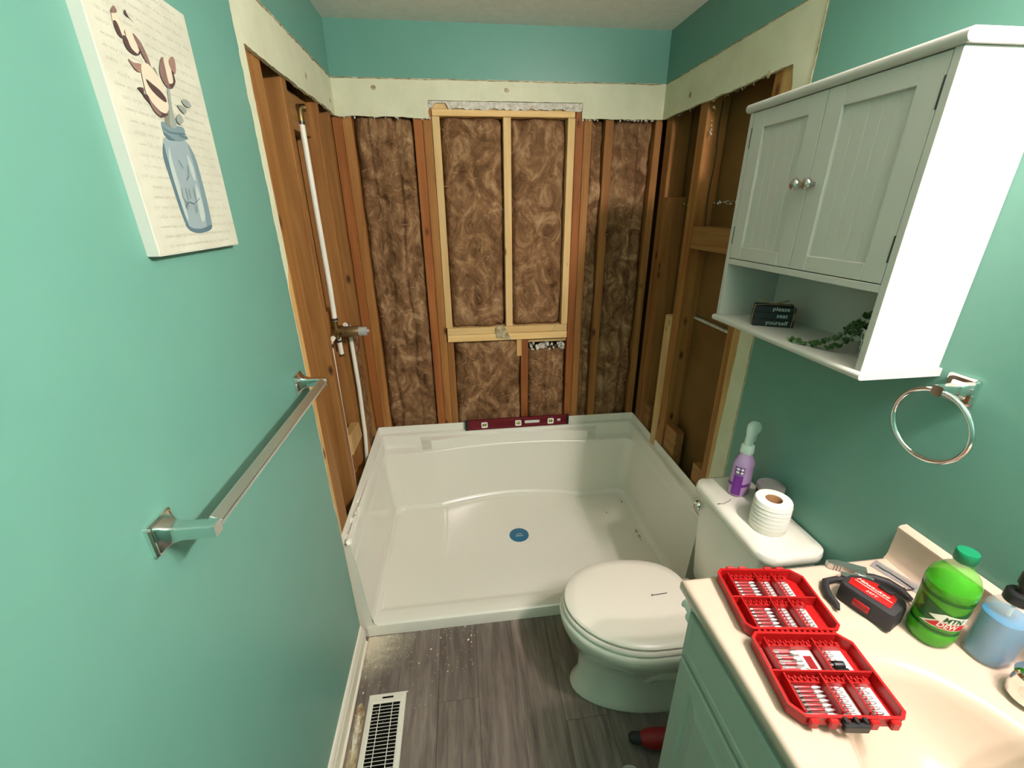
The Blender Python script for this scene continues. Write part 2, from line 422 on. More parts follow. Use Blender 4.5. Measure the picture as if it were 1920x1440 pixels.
# back wall
fnB = lambda u, v, d: (u, d, v)
n1, n2, nz = .392, 1.078, 2.113
outb = [(0, HC), (W, HC)]+jag((W, ZB), (n2, ZB), .012, .003, 31)+jag((n2, ZB), (n2, nz), .01, .002, 32)+jag((n2, nz), (n1, nz), .012, .0015, 33)+jag((n1, nz), (n1, ZB+.012), .01, .003, 34)+jag((n1, ZB-.004), (0, ZB), .012, .003, 35)+[(0, ZB)]
mb = MB(); mb.prism(outb, fnB, 0, T); WB = struct('wall_back', mb, M['drywall'])
mb = MB(); mb.prism([(0, HC), (W, HC)]+jag((W, ZP+.001), (0, ZP), .02, .001, 36)+[(0, ZP)], fnB, -.0007, .0002); mb.build('paint_coat', M['teal'], WB, label='teal paint coat')
mb = MB(); a = jag((0, ZP), (W, ZP), .02, .0015, 37)
for k in range(len(a)-1):
    (x0, z0), (x1, z1) = a[k], a[k+1]; mb.hexa([(x0, 0, z0), (x1, 0, z1), (x1, 0, z1-.004), (x0, 0, z0-.004)], [(x0, -.0012, z0), (x1, -.0012, z1), (x1, -.0012, z1-.004), (x0, -.0012, z0-.004)])
mb.build('torn_paper_edge', M['torn'], WB, label='brown torn paper edge')
for x, z in ((.17, 2.155), (.735, 2.155)): dimple(x, 0, z, 'y').build('screw_hole', M['torn'], WB)
# rough plaster strip in the notch
mb = MB()
rnd = random.Random(5); N = 46
top = [nz-.001 for i in range(N+1)]; bot = [2.083+rnd.uniform(-.004, .006)+(.018 if i < 6 and i > 1 else 0) for i in range(N+1)]
for i in range(N):
    x0 = n1+(n2-n1)*i/N; x1 = n1+(n2-n1)*(i+1)/N; d = .006+.0015*rnd.random()
    mb.hexa([(x0, d, bot[i]), (x1, d, bot[i+1]), (x1, T+.004, bot[i+1]), (x0, T+.004, bot[i])], [(x0, d, top[i]), (x1, d, top[i]), (x1, T+.004, top[i]), (x0, T+.004, top[i])])
mb.build('plaster_strip', M['gypsum'], WB, label='rough grey plaster strip above the new frame')
def chips(name, parent, pts, seed, r=(.003, .009), m_='gypsum'):
    rnd = random.Random(seed); mb = MB()
    for p in pts:
        s_ = rnd.uniform(*r); b2 = bmesh.new(); bmesh.ops.create_icosphere(b2, subdivisions=1, radius=s_)
        for v in b2.verts: v.co = v.co*rnd.uniform(.6, 1.2); v.co.z *= 1.3
        bmesh.ops.translate(b2, vec=Vector(p), verts=b2.verts); mb.merge(b2)
    return mb.build(name, M[m_], parent, kind='stuff')
rnd = random.Random(12)
pts = [(n1+rnd.uniform(-.02, .008), .004, rnd.uniform(2.045, 2.11)) for _ in range(26)]+[(rnd.uniform(.99, 1.05), .004, rnd.uniform(2.085, 2.10)) for _ in range(14)]+[(x_, .006, ZB+rnd.uniform(-.006, .001)) for x_ in [rnd.uniform(.02, W-.02) for _ in range(80)] if not .39 < x_ < 1.08]
chips('gypsum_crumbs', WB, pts, 3, (.002, .006))
YF = T+.0003; YD = .10
def bstud(xa, xb, z0=.0, z1=2.3, m_='stud', xa2=None, xb2=None, yf=YF, name='stud', label=None):
    xa2 = xa if xa2 is None else xa2; xb2 = xb if xb2 is None else xb2
    mb = MB(); mb.hexa([(xa, yf, z0), (xb, yf, z0), (xb, YD, z0), (xa, YD, z0)], [(xa2, yf, z1), (xb2, yf, z1), (xb2, YD, z1), (xa2, YD, z1)], .0018, 1)
    return mb.build(name, M[m_], WB, label=label)
bstud(-.022, .019, m_='studr'); bstud(.020, .061, m_='stud')
bstud(.322, .362, m_='studr'); bstud(.3635, .402, m_='stud')
bstud(.403, .437, z1=1.026, m_='stud', name='cripple_stud')
bstud(1.053, 1.091, m_='studr'); bstud(1.0925, 1.130, m_='stud')
bstud(1.194, 1.234, m_='stud'); bstud(1.436, 1.470, m_='stud')
bstud(.798, .838, z1=1.026, m_='studr', name='cripple_stud')
# new pine window infill frame
bstud(.4035, .437, z0=1.101, z1=2.056, m_='new', name='frame_post', yf=T-.004, label='pale new pine post')
bstud(.719, .754, z0=1.101, z1=2.056, m_='new', name='frame_post', yf=T-.002, label='pale new pine post')
bstud(1.016, 1.050, z0=1.101, z1=2.056, m_='new', name='frame_post', yf=T-.004, label='pale new pine post')
bstud(.405, 1.048, z0=2.057, z1=2.082, m_='newx', name='frame_header', yf=T-.005, label='pale new pine header')
bstud(.408, 1.048, z0=1.064, z1=1.100, m_='newx', name='frame_sill', yf=T-.006, label='pale new pine sill, upper board')
bstud(.408, 1.048, z0=1.027, z1=1.063, m_='newx', name='frame_sill', yf=T-.010, label='pale new pine sill, lower board')
bstud(.775, .802, z0=.93, z1=1.026, m_='edge', name='wood_scrap', yf=.012, label='split pale scrap of wood under the sill')
# torn shingle-like flap at the sill
mb = MB(); mb.prism([(.66, 1.095), (.695, 1.115), (.715, 1.09), (.745, 1.028), (.70, 1.040), (.665, 1.045)], fnB, -.004, .001); mb.build('torn_flap', M['torn'], WB, label='torn brown paper flap over the sill')
mb = MB(); mb.prism([(.965, 1.068), (.985, 1.10), (.99, 1.105), (.975, 1.07)], fnB, -.002, .001); mb.build('torn_flap', M['torn'], WB)
bstud(n1-.02, n2+.02, z0=2.0825, z1=2.17, m_='newx', name='old_header', yf=T+.006)
mb = MB(); mb.box((-.1, .104, 0), (W+.12, .12, 2.35)); mb.build('cavity_backing', M['darkback'], WB)
batt(WB, .062, .321, .30, 2.06, 1, face=.024, folds=[.22, .66])
batt(WB, .438, .718, 1.10, 2.056, 2, face=.026, folds=[.93])
batt(WB, .755, 1.015, 1.10, 2.056, 3, face=.028, folds=[.02])
batt(WB, .438, .797, .30, 1.026, 4, face=.022, folds=[.9])
batt(WB, .839, 1.052, .30, .955, 5, face=.022, amp=.024, folds=[.45], label='loose crumpled brown batt')
batt(WB, 1.131, 1.193, .30, 2.06, 6, face=.034, folds=[.5], nx=10)
batt(WB, 1.235, 1.435, .30, 2.06, 7, face=.030, folds=[.1, .7])
# rubble on top of the loose batt
rnd = random.Random(8)
chips('rubble', WB, [(rnd.uniform(.85, 1.04), rnd.uniform(.03, .08), rnd.uniform(.955, .99)) for _ in range(40)], 9, (.006, .014))
bstud(.839, 1.052, z0=1.0, z1=1.026, m_='newx', name='rough_sill', yf=.035)

# loose fibres standing off the batts
rnd = random.Random(31); mb = MB()
for k in range(170):
    lo_, hi_ = rnd.choice([(.07, .31), (.45, .71), (.76, 1.0), (.45, .78), (.85, 1.04), (1.24, 1.43)])
    x = rnd.uniform(lo_, hi_); z = rnd.uniform(.62, 2.02)
    if lo_ in (.85,) and z > .94: z = rnd.uniform(.6, .94)
    a = rnd.uniform(0, 6.28); L_ = rnd.uniform(.012, .035); c_ = rnd.uniform(-1.5, 1.5); p = Vector((x, .018, z)); P_ = []
    for i in range(6):
        P_.append(p.copy()); p = p+Vector((cos(a+c_*i/5), rnd.uniform(-.25, .25), sin(a+c_*i/5)))*L_/5
        p.y = max(.006, min(.03, p.y))
    mb.tube(P_, [.0006, .0011, .0012, .001, .0008, .0004], 4)
M['fibre'] = mat('pale_fibre', lin(186, 156, 120), 1, spec=.05)
mb.build('loose_fibres', M['fibre'], WB, kind='stuff')

# right wall
fnR = lambda u, v, d: (d, u, v)
edr = jag((-.846, 2.0), (-.835, 1.2), .02, .002, 41)+jag((-.835, 1.2), (-.816, .6), .02, .002, 42)+[(-.816, 0)]
outr = [(YN, 0), (YN, HC), (0, HC)]+jag((0, ZB), (-.846, ZB-.002), .012, .003, 43)+edr
mb = MB(); mb.prism(outr, fnR, W+T, W); WR = struct('wall_right', mb, M['drywall'])
tr = jag((-.925, ZP), (-.915, 1.3), .02, .0015, 44)+jag((-.915, 1.3), (-.9, .0), .02, .0015, 45)+[(-.9, 0)]
mb = MB(); mb.prism([(YN, 0), (YN, HC), (0, HC)]+jag((0, ZP), (-.925, ZP+.002), .02, .0015, 46)+tr, fnR, W+.0002, W-.0007); mb.build('paint_coat', M['teal'], WR, label='teal paint coat')
mb = MB()
for a in (jag((0, ZP), (-.925, ZP+.002), .02, .0015, 47), tr):
    for k in range(len(a)-1):
        (y0, z0), (y1, z1) = a[k], a[k+1]; dy, dz = (0, -.003) if a is not tr else (.003, 0)
        if a is tr: y0 += .004; y1 += .004
        mb.hexa([(W, y0, z0), (W, y1, z1), (W, y1+dy, z1+dz), (W, y0+dy, z0+dz)], [(W-.0012, y0, z0), (W-.0012, y1, z1), (W-.0012, y1+dy, z1+dz), (W-.0012, y0+dy, z0+dz)])
mb.build('torn_paper_edge', M['torn'], WR, label='brown torn paper edge')
for y, z in ((-.24, 2.10), (-.73, 2.05)): dimple(W, y, z, '-x').build('screw_hole', M['torn'], WR)
XR0, XR1 = XS+.0003, W+.102
def rb(y0, y1, z0=0, z1=2.3, m_='stud', x0=XR0, x1=XR1, name='stud', label=None):
    mb = MB(); mb.box((x0, y0, z0), (x1, y1, z1), .002); return mb.build(name, M[m_], WR, label=label)
rb(-.085, -.022); rb(-.130, -.086, z1=1.72)
rb(-.375, -.315); 
rb(-.776, -.742); rb(-.846, -.777, m_='edge')
rb(-.740, -.376, 1.512, 1.602, 'studx', x0=XR0+.004, name='blocking', label='level blocking board between studs')
rb(-.315, -.262, .25, 1.20, 'new', x0=XS-.008, x1=XS+.04, name='sister_board', label='pale short board nailed to the stud')
rb(-.19, -.10, .25, .665, 'studx', x0=XS+.006, x1=XS+.05, name='blocking')
rb(-.49, -.385, .25, .672, 'studx', x0=XS+.006, x1=XS+.05, name='blocking')
rb(-.735, -.665, .25, .620, 'studx', x0=XS+.006, x1=XS+.05, name='blocking')
mb = MB(); mb.box((W+.104, -.9, 0), (W+.12, .1, 2.35)); mb.build('cavity_backing', M['kraft'], WR)
# remains of old gypsum board inside the cavity
mb = MB(); mb.prism([(-.376, 1.22), (-.376, 1.685)]+jag((-.376, 1.69), (-.741, 1.69), .015, .005, 51)+[(-.741, 1.22)], fnR, W+.1035, W+.092); mb.build('old_board', M['kraft'], WR, label='old board back with a torn top edge')
mb = MB(); mb.prism([(-.376, 0), (-.376, 1.205)]+jag((-.376, 1.205), (-.741, 1.215), .02, .003, 52)+[(-.741, 0)], fnR, W+.1035, W+.088); mb.build('old_board', M['kraft'], WR)
mb = MB()
mb.box((W+.086, -.741, 1.203), (W+.1035, -.376, 1.212)); mb.build('board_seam', M['gypsum'], WR)
rnd = random.Random(3)
chips('gypsum_crumbs', WR, [(W+.09, rnd.uniform(-.70, -.38), 1.69+rnd.uniform(-.004, .008)) for _ in range(50)]+[(W+.09, rnd.uniform(-.31, -.13), 1.69+rnd.uniform(-.004, .006)) for _ in range(22)]+[(W+.02, rnd.uniform(-.7, -.01), ZB-.003) for _ in range(24)]+[(XS+.01, -.40+rnd.uniform(-.006, .006), rnd.uniform(1.9, 2.03)) for _ in range(14)], 4, (.001, .004))
board('top_plate', WR, M['studx'], XR0+.002, XR1, -.9, .0, 2.301, 2.345)
# wires in right cavity
mb = MB(); mb.tube([(W+.06, -.392+.006*sin(k*1.3), 2.05-.055*k) for k in range(11)], .0022, 6); mb.build('cable', M['blackr'], WR)
# front wall behind the camera
mb = MB(); mb.box((-.02, YN-.1, 0), (W+.02, YN, HC)); WF = struct('wall_front', mb, M['teal'])

# baseboard
mb = MB(); pr = [(0, 0), (.014, 0), (.014, .062), (.010, .072), (.010, .080), (.005, .089), (0, .092)]
mb.prism([(x, z) for x, z in pr], lambda u, v, d: (u+.0008, d, v), -.872, YN+.002, tri=False); BB = mb.build('baseboard_left', M['trimw']); BB['kind'] = 'structure'
mb = MB(); mb.tube([(.0165, -.88, .006), (.0165, YN+.01, .006)], .0065, 8); mb.build('shoe_moulding', M['trimw'], BB)

# wisps of insulation hanging on left cavity
batt(WL, -.20, -.075, .45, 1.15, 12, fn=lambda x, y, z: (-.022-(y-.03)*1.0, x, z), face=.03, folds=[.5], label='loose brown insulation by the corner stud')

# ---------------------------------------------------------------- shower pan
def make_pan():
    t = thing('shower_pan', 'white acrylic shower base with tall sides set into the alcove', 'shower base', (.73, -.42, 0))
    yf = -.850
    def rim(x, y): # slightly out of level
        return .550-.006*(x/1.46)+.0*(y)+.012*min(0, y)
    NS = 26; NC = 7
    xb = sorted(set([0, .02, .05, .09, .13, .17, .175, .178, .19]+[.19+.62*k/40 for k in range(41)]+[.81, .822, .825, .828, .87, .91, .95, .98, 1]))
    def ring(inset_x, yb, z, r=.02, arc=0, yblock=None, zblock=None, a0=.19, a1=.81):
        xl = -.013+inset_x; xr = 1.473-inset_x; pts = []
        Z = (lambda x, y: rim(x, y)+z) if z <= 0 else (lambda x, y: z)
        y_c = yb-r
        for k in range(NS+1):
            y = yf+(y_c-yf)*k/NS; pts.append((xl, y, Z(xl, y)))
        for k in range(1, NC):
            a = pi-pi/2*k/NC; pts.append((xl+r+r*cos(a), y_c+r*sin(a), Z(xl, yb)))
        for f in xb:
            x = xl+r+(xr-xl-2*r)*f
            fr = (x+.013)/1.486
            y = yb; zz = Z(x, yb)
            inb = .1765 < fr < .8235
            if yblock is not None and inb: y = yblock; zz = zblock if zblock else zz
            if arc and a0 < fr < a1: 
                s_ = (fr-a0)/(a1-a0); y += arc*(1-(2*s_-1)**2)
            pts.append((x, y, zz))
        for k in range(1, NC):
            a = pi/2-pi/2*k/NC; pts.append((xr-r+r*cos(a), y_c+r*sin(a), Z(xr, yb)))
        for k in range(NS+1):
            y = y_c+(yf-y_c)*k/NS; pts.append((xr, y, Z(xr, y)))
        return pts
    rings = [ring(0, .012, .0005, .012), ring(0, .012, -.004, .012), ring(.001, .011, -.001, .012), ring(.004, .009, -.0002, .012), ring(.006, .007, -.004, .012),
             ring(.007, .006, -.036, .012), ring(.009, .004, -.040, .012),
             ring(.024, -.021, -.041, .014), ring(.027, -.024, -.042, .016), ring(.029, -.026, -.046, .018, yblock=-.026),
             ring(.031, -.0275, .490, .02, yblock=-.0275, zblock=.490),
             ring(.034, -.029, .470, .02, arc=.040, yblock=-.068, zblock=.487),
             ring(.035, -.031, .442, .025, arc=.041, yblock=-.073, zblock=.485),
             ring(.0355, -.035, .434, .025, arc=.042, yblock=-.076, zblock=.478),
             ring(.036, -.062, .428, .03, arc=.045, yblock=-.078, zblock=.436),
             ring(.036, -.070, .427, .032, arc=.045, yblock=-.080, zblock=.430),
             ring(.037, -.080, .425, .035, arc=.045, yblock=-.090, zblock=.428),
             ring(.038, -.085, .420, .04, arc=.045, yblock=-.094, zblock=.423),
             ring(.040, -.086, .400, .05, arc=.045, yblock=-.094, zblock=.405),
             ring(.056, -.084, .12, .05, arc=.066, a0=.22, a1=.76), ring(.060, -.088, .078, .05, arc=.066, a0=.22, a1=.76),
             ring(.066, -.096, .070, .05, arc=.066, a0=.22, a1=.76), ring(.072, -.100, .066, .05, arc=.066, a0=.22, a1=.76),
             ring(.078, -.104, .055, .05, arc=.066, a0=.22, a1=.76), ring(.092, -.114, .0475, .05, arc=.066, a0=.22, a1=.76)]
    mb = MB(); mb.loft(rings, closed=False)
    # floor with gentle fall
    fr = rings[-1]; mb.poly(fr); 
    # slightly raised side strips of the floor, meeting the centre in a crease
    G_ = []
    xsn = [.045+.01*k for k in range(30)]+[.3395, .3445, .3475]+[.36+.05*k for k in range(15)]+[1.1075, 1.1105, 1.1155]+[1.13+.01*k for k in range(30)]
    for j in range(25):
        v = j/24; row = []
        for x in xsn:
            a = 0 if not (.314 < x < 1.117) else .066*(1-(2*(x-.314)/.803-1)**2)
            y = -.775+(-.095+a+.775)*v
            side = min(1, max(0, (.3475-x)/.007)) if x < .7 else min(1, max(0, (x-1.1075)/.007))
            row.append((x, y, .0500+.005*side*min(1, max(0, (v-.35)/.5))))
        G_.append(row)
    mb.loft(G_, closed=False)
    # side wall front ends
    for idx in (0, -1):
        pts = [r[idx] for r in rings]+[(rings[-1][idx][0], yf, .0)]
        mb.poly(pts)
    bmesh.ops.triangulate(mb.bm, faces=[f for f in mb.bm.faces if len(f.verts) > 8])
    mb.build('basin', M['pan'], t, 32, weld=.0003)
    mb = MB(); pr = [(yf-.002, .0005), (yf-.003, .048), (yf-.001, .056), (yf+.006, .061), (yf+.012, .0625), (yf+.06, .062), (yf+.07, .060), (yf+.082, .052), (yf+.095, .0502), (yf+.095, .0005)]
    mb.prism([(y, z) for y, z in pr], lambda u, v, d: (d, u, v), .018, 1.442, tri=True); mb.build('threshold', M['pan'], t, 40)
    # drain film
    mb = MB(); mb.lathe([(.050, .0502), (.052, .0515), (.050, .0522), (.02, .0524), (.0005, .0524)], None, 40, c=(.730, -.386, 0)); d = mb.build('drain_cover', M['blue'], t, 30, label='round blue drain film')
    mb = MB(); fn = lambda u, v, dd: (.730+u, -.386+v, .0526)
    add_text(mb, 'DRAIN', .013, lambda u, v, d_: fn(u, v-.012, 0), 'CENTER', .2); add_text(mb, 'cover', .013, lambda u, v, d_: fn(u, v+.004, 0), 'CENTER', .3)
    mb.build('drain_lettering', M['labw'], d)
    # scuffs along the right side
    rnd = random.Random(4)
    for (x, y, L_, n) in ((1.385, -.085, .012, 4), (1.372, -.17, .03, 4), (1.362, -.43, .10, 16), (1.25, -.25, .03, 3)):
        mb = MB()
        for k in range(n):
            cx = x+rnd.uniform(-.006, .006); cy = y-L_*rnd.random(); s_ = rnd.uniform(.0015, .004)
            mb.lathe([(s_, .0552), (s_*.7, .0559)], None, 7, c=(cx, cy, 0), sx=.6, sy=1.8)
        mb.build('scuff_mark', M['grime'], t, kind='stuff')
    # broken plastic nibs on the left front flange
    mb = MB(); rnd = random.Random(9)
    for k in range(16):
        y = yf+.01+.26*rnd.random()**1.4; s_ = rnd.uniform(.005, .013); b2 = bmesh.new(); bmesh.ops.create_icosphere(b2, subdivisions=1, radius=s_)
        for v in b2.verts: v.co *= rnd.uniform(.6, 1.2); v.co.y *= 1.8
        bmesh.ops.translate(b2, vec=(rnd.uniform(-.006, .016), y, .512), verts=b2.verts); mb.merge(b2)
    pts = [(.010+.004*noise.noise(Vector((k*.9, 0, 3))), -.846+.0095*k, .5115+.003*noise.noise(Vector((k*.7, 5, 1)))) for k in range(44)]
    mb.tube(pts, [.0065*(1-k/60)*(1+.7*noise.noise(Vector((k*.8, 9, 2)))) for k in range(44)], 7)
    mb.build('chipped_edge', M['pan'], t, 40, kind='stuff')
    return t
make_pan()

# ---------------------------------------------------------------- spirit level
t = thing('spirit_level', 'dark red box spirit level standing on the back rim of the shower base', 'level', (.775, -.02, .502))
x0, x1, z0, z1, yA, yB = .484, 1.066, .5090, .5670, -.0225, -.0025
def lev(x): return -.004*(x-.484)/.582
holes = [(.566, .600), (.760, .794), (.950, .982)]; slots = [(.815, .905, .012), (1.006, 1.028, .010)]
mb = MB()
mb.box((x0, yA, z0), (x1, yB, z0+.012), .0015); mb.box((x0, yA, z1-.012), (x1, yB, z1), .0015)
zc = (z0+z1)/2
cuts = sorted([(a, b, .017) for a, b in holes]+[(a, b, h) for a, b, h in slots]); cur = x0
for a, b, h in cuts:
    mb.box((cur, yA+.003, z0+.011), (a, yB-.003, z1-.011)); 
    mb.box((a, yA+.003, z0+.011), (b, yB-.003, zc-h)); mb.box((a, yA+.003, zc+h), (b, yB-.003, z1-.011)); cur = b
mb.box((cur, yA+.003, z0+.011), (x1, yB-.003, z1-.011)); mb.build('body', M['maroon'], t)
for a, b in ((x0-.010, x0+.008), (x1-.008, x1+.008)):
    mb = MB(); mb.box((a, yA-.001, z0-.001), (b, yB+.001, z1+.001), .003, 2); mb.build('end_cap', M['black'], t, 40)
for a, b in holes:
    cx = (a+b)/2; mb = MB(); o = rrect(.036, .036, .007, 3); i_ = rrect(.022, .018, .002, 3)
    f3 = lambda u, v, d: (cx+u, d, zc+v)
    mb.loft([[f3(u, v, yA-.001) for u, v in o], [f3(u, v, yA-.002) for u, v in o], [f3(u, v, yA-.002) for u, v in i_], [f3(u, v, yA+.006) for u, v in i_]])
    hd = mb.build('vial_window', M['white'], t, 30)
    mb = MB(); mb.tube([(cx-.013, yA+.006, zc), (cx+.013, yA+.006, zc)] if cx > .7 and cx < .9 else [(cx, yA+.006, zc-.011), (cx, yA+.006, zc+.011)], .006, 12); mb.build('vial', M['vial'], hd, 50)
for a, b, h in slots:
    mb = MB(); mb.box((a, yB-.006, zc-h), (b, yB-.004, zc+h)); mb.build('slot_lining', M['white'], t, label='pale hand slot')

# ---------------------------------------------------------------- shower plumbing
t = thing('shower_valve', 'brass shower valve with white supply pipes between the left wall studs', 'plumbing', (-.045, -.34, 1.19))
def tube(name, pts, r, m_, parent, n=12, label=None): 
    mb = MB(); mb.tube(pts, r, n); return mb.build(name, M[m_], parent, 40, label=label)
tube('riser_pipe', [(-.04, -.362, 1.985), (-.041, -.358, 1.7), (-.038, -.362, 1.4), (-.04, -.362, 1.25)], .0105, 'pvc', t)
tube('supply_pipe', [(-.014, -.262, 1.19), (-.013, -.262, 1.10), (-.012, -.259, .9), (-.018, -.256, .66), (-.030, -.256, .50), (-.032, -.256, .3)], .0095, 'pvc', t)
tube('supply_pipe', [(-.045, -.455, 1.16), (-.045, -.455, 1.1), (-.045, -.46, .9), (-.045, -.462, .3)], .0075, 'pvc', t)
tube('stub_pipe', [(-.04, -.350, 1.175), (-.04, -.345, 1.10)], .010, 'pvc', t)
tube('elbow_stub', [(-.014, -.262, 1.20), (-.024, -.285, 1.215)], .010, 'pvc', t)
tube('elbow_stub', [(-.045, -.455, 1.185), (-.042, -.405, 1.195)], .010, 'pvc', t)
tube('spout_cap', [(-.04, -.345, 1.10), (-.04, -.345, 1.09)], .011, 'brass', t)
mb = MB(); mb.tube([(-.042, -.36, 1.26), (-.042, -.36, 1.17)], .011, 12); mb.tube([(-.042, -.42, 1.20), (-.042, -.29, 1.20)], .011, 12)
mb.lathe([(.020, -.02), (.024, 0), (.024, .025), (.019, .03)], Matrix.Translation((-.045, -.34, 1.20))@Matrix.Rotation(pi/2, 4, 'Y'), 16); mb.build('valve_body', M['brass'], t, 40)
mb = MB(); mb.lathe([(.022, 0), (.0235, .004), (.0235, .058), (.021, .062)], Matrix.Translation((-.018, -.335, 1.195))@Matrix.Rotation(pi/2, 4, 'Y'), 24); mb.build('valve_sleeve', M['bronze'], t, 40)
mb = MB(); mb.lathe([(.019, 0), (.0195, .028), (.0185, .034), (.008, .035), (.007, .044), (.001, .045)], Matrix.Translation((.043, -.335, 1.195))@Matrix.Rotation(pi/2, 4, 'Y'), 10); mb.build('valve_cartridge', M['greyplastic'], t, 30, label='grey plastic cartridge cap')
for p, q in (((-.04, -.362, 1.262), (-.04, -.362, 1.252)), ((-.04, -.352, 1.165), (-.04, -.351, 1.157)), ((-.044, -.412, 1.194), (-.0435, -.404, 1.195)), ((-.018, -.268, 1.206), (-.021, -.276, 1.209)), ((-.045, -.455, 1.172), (-.045, -.455, 1.164)), ((-.014, -.262, 1.196), (-.014, -.262, 1.186)), ((-.04, -.362, 1.96), (-.04, -.362, 1.97))):
    tube('crimp_ring', [p, q], .0125, 'darksteel', t)
mb = MB(); mb.tube([(-.04, -.362, 1.97), (-.04, -.362, 2.0), (-.038, -.355, 2.012), (-.026, -.345, 2.014)], .013, 12); mb.lathe([(.018, 0), (.018, .006)], Matrix.Translation((-.044, -.355, 2.01))@Matrix.Rotation(pi/2, 4, 'Y'), 12, sx=.8, sy=1.6); mb.build('drop_ear_elbow', M['brass'], t, 40)

# ---------------------------------------------------------------- towel bar
t = thing('towel_bar', 'square chrome towel bar on the left teal wall', 'towel bar', (.0, -1.29, 1.215))
for yc_, s in ((-1.600, 1), (-.972, -1)):
    zc_ = 1.215
    def sq(x, h, w_, dy=0, dz=0, r=.004): return [(x, yc_+dy+a, zc_+dz+b) for a, b in rrect(w_, h, r, 3)]
    mb = MB(); mb.loft([sq(.0008, .056, .056), sq(.006, .056, .056), sq(.009, .050, .050)], cap0=True, cap1=True); mb.build('wall_flange', M['chrome'], t, 30)
    mb = MB(); mb.loft([sq(.008, .050, .048), sq(.014, .040, .036), sq(.022, .030, .027), sq(.034, .024, .023), sq(.080, .022, .022, r=.002), sq(.086, .021, .021, r=.002)], cap0=True, cap1=True); mb.build('arm', M['chrome'], t, 30)
mb = MB(); mb.box((-.010, -.302, -.010), (.010, .302, .010), .0012, 1, Matrix.Translation((.074, -1.286, 1.215))@Matrix.Rotation(R(28), 4, 'Y')); mb.build('bar', M['satin'], t)

# ---------------------------------------------------------------- canvas print
ya, yb_, za, zb_ = -1.430, -1.165, 1.612, 2.004
t = thing('canvas_print', 'pale canvas print of flowers in a blue glass jar on the left wall', 'picture', (0, (ya+yb_)/2, za))
mb = MB(); mb.box((.001, ya, za), (.0195, yb_, zb_), .0015, 2); cv = mb.build('canvas', [M['canvas']], t)
mb = MB(); mb.box((.0008, ya-.0006, za-.0006), (.0188, ya+.0004, zb_)); mb.box((.0008, ya, za-.0008), (.0188, yb_, za+.0002)); mb.build('canvas_edge', M['canvasw'], t, label='white side edges')
FX = .0197
lay = [0]
def flatpoly(name, pts, m_, parent=cv, smoothn=0):
    """closed outline through pts (y,z), on the canvas face"""
    lay[0] += 1; x = FX+.00008*lay[0]
    P = []
    n = len(pts)
    for i in range(n):
        p0, p1, p2, p3 = [Vector(pts[(i+k) % n]) for k in (-1, 0, 1, 2)]
        for s in range(4):
            u = s/4; P.append(.5*((2*p1)+(-p0+p2)*u+(2*p0-5*p1+4*p2-p3)*u*u+(-p0+3*p1-3*p2+p3)*u**3))
    mb = MB(); mb.prism([(q.x, q.y) for q in P], lambda u, v, d: (d, u, v), x-.0002, x); return mb.build(name, M[m_], parent)
def S(px, py):
    # artwork sketch grid: px 200..440, py 0..470 measured along the picture, turned to canvas coordinates
    d = F_PX*fw+(px-960)*r2-(py-720)*u2; tt = (.0195-CAM.x)/d.x; p = CAM+tt*d; return (round(p.y, 4), round(p.z, 4))
# script lines
vs_rnd = random.Random(2); mb = MB()
for k in range(26):
    z = za+.012+k*.0147; y = ya+.012+vs_rnd.random()*.02; yend = yb_-.01-vs_rnd.random()*.03
    while y < yend:
        wl = vs_rnd.uniform(.010, .028); n = int(wl/.0012); pts = []
        ph = vs_rnd.random()*6; am = vs_rnd.uniform(.0012, .0026)
        for i in range(n+1):
            yy = y+wl*i/n; pts.append((yy, z+am*sin(ph+i*1.9)*(1+.7*(vs_rnd.random() < .12)*3)))
        for (y0, z0_), (y1, z1_) in zip(pts[:-1], pts[1:]):
            mb.poly([(FX+.00006, y0, z0_), (FX+.00006, y1, z1_), (FX+.00006, y1, z1_+.0007), (FX+.00006, y0, z0_+.0007)])
        y += wl+.005
mb.build('script_print', M['ink'], cv, kind='stuff', fix=False)
flatpoly('printed_jar', [S(*p) for p in ((306, 262), (318, 258), (345, 264), (352, 270), (366, 295), (380, 345), (391, 395), (397, 425), (388, 433), (372, 436), (352, 428), (342, 405), (325, 345), (308, 300))], 'jarb')
flatpoly('printed_jar_shade', [S(*p) for p in ((306, 268), (312, 290), (328, 345), (345, 400), (356, 428), (349, 420), (338, 395), (320, 340), (306, 295))], 'jard')
flatpoly('printed_jar_shade', [S(*p) for p in ((352, 270), (366, 297), (380, 345), (392, 395), (397, 424), (390, 430), (384, 400), (374, 350), (362, 305))], 'jarm')
flatpoly('printed_jar_shine', [S(*p) for p in ((316, 275), (322, 300), (340, 360), (352, 405), (350, 410), (334, 365), (318, 310))], 'jarl')
flatpoly('printed_jar_shine', [S(*p) for p in ((350, 290), (362, 315), (366, 340), (358, 325))], 'jarl')
flatpoly('printed_jar_shine', [S(*p) for p in ((366, 345), (376, 370), (384, 405), (378, 415), (370, 380))], 'jarl')
flatpoly('printed_jar_base', [S(*p) for p in ((348, 420), (362, 428), (380, 428), (396, 421), (394, 431), (374, 437), (356, 432))], 'jard')
flatpoly('printed_jar_neck', [S(*p) for p in ((302, 228), (318, 234), (340, 238), (346, 246), (345, 252), (350, 256), (349, 262), (330, 264), (310, 256), (305, 246))], 'jarm')
for q in (((304, 238), (320, 247), (345, 250), (344, 253), (318, 250)), ((306, 248), (322, 259), (328, 263), (316, 262)), ((336, 252), (350, 258), (350, 261), (338, 257))): flatpoly('printed_thread', [S(*p) for p in q], 'jard')
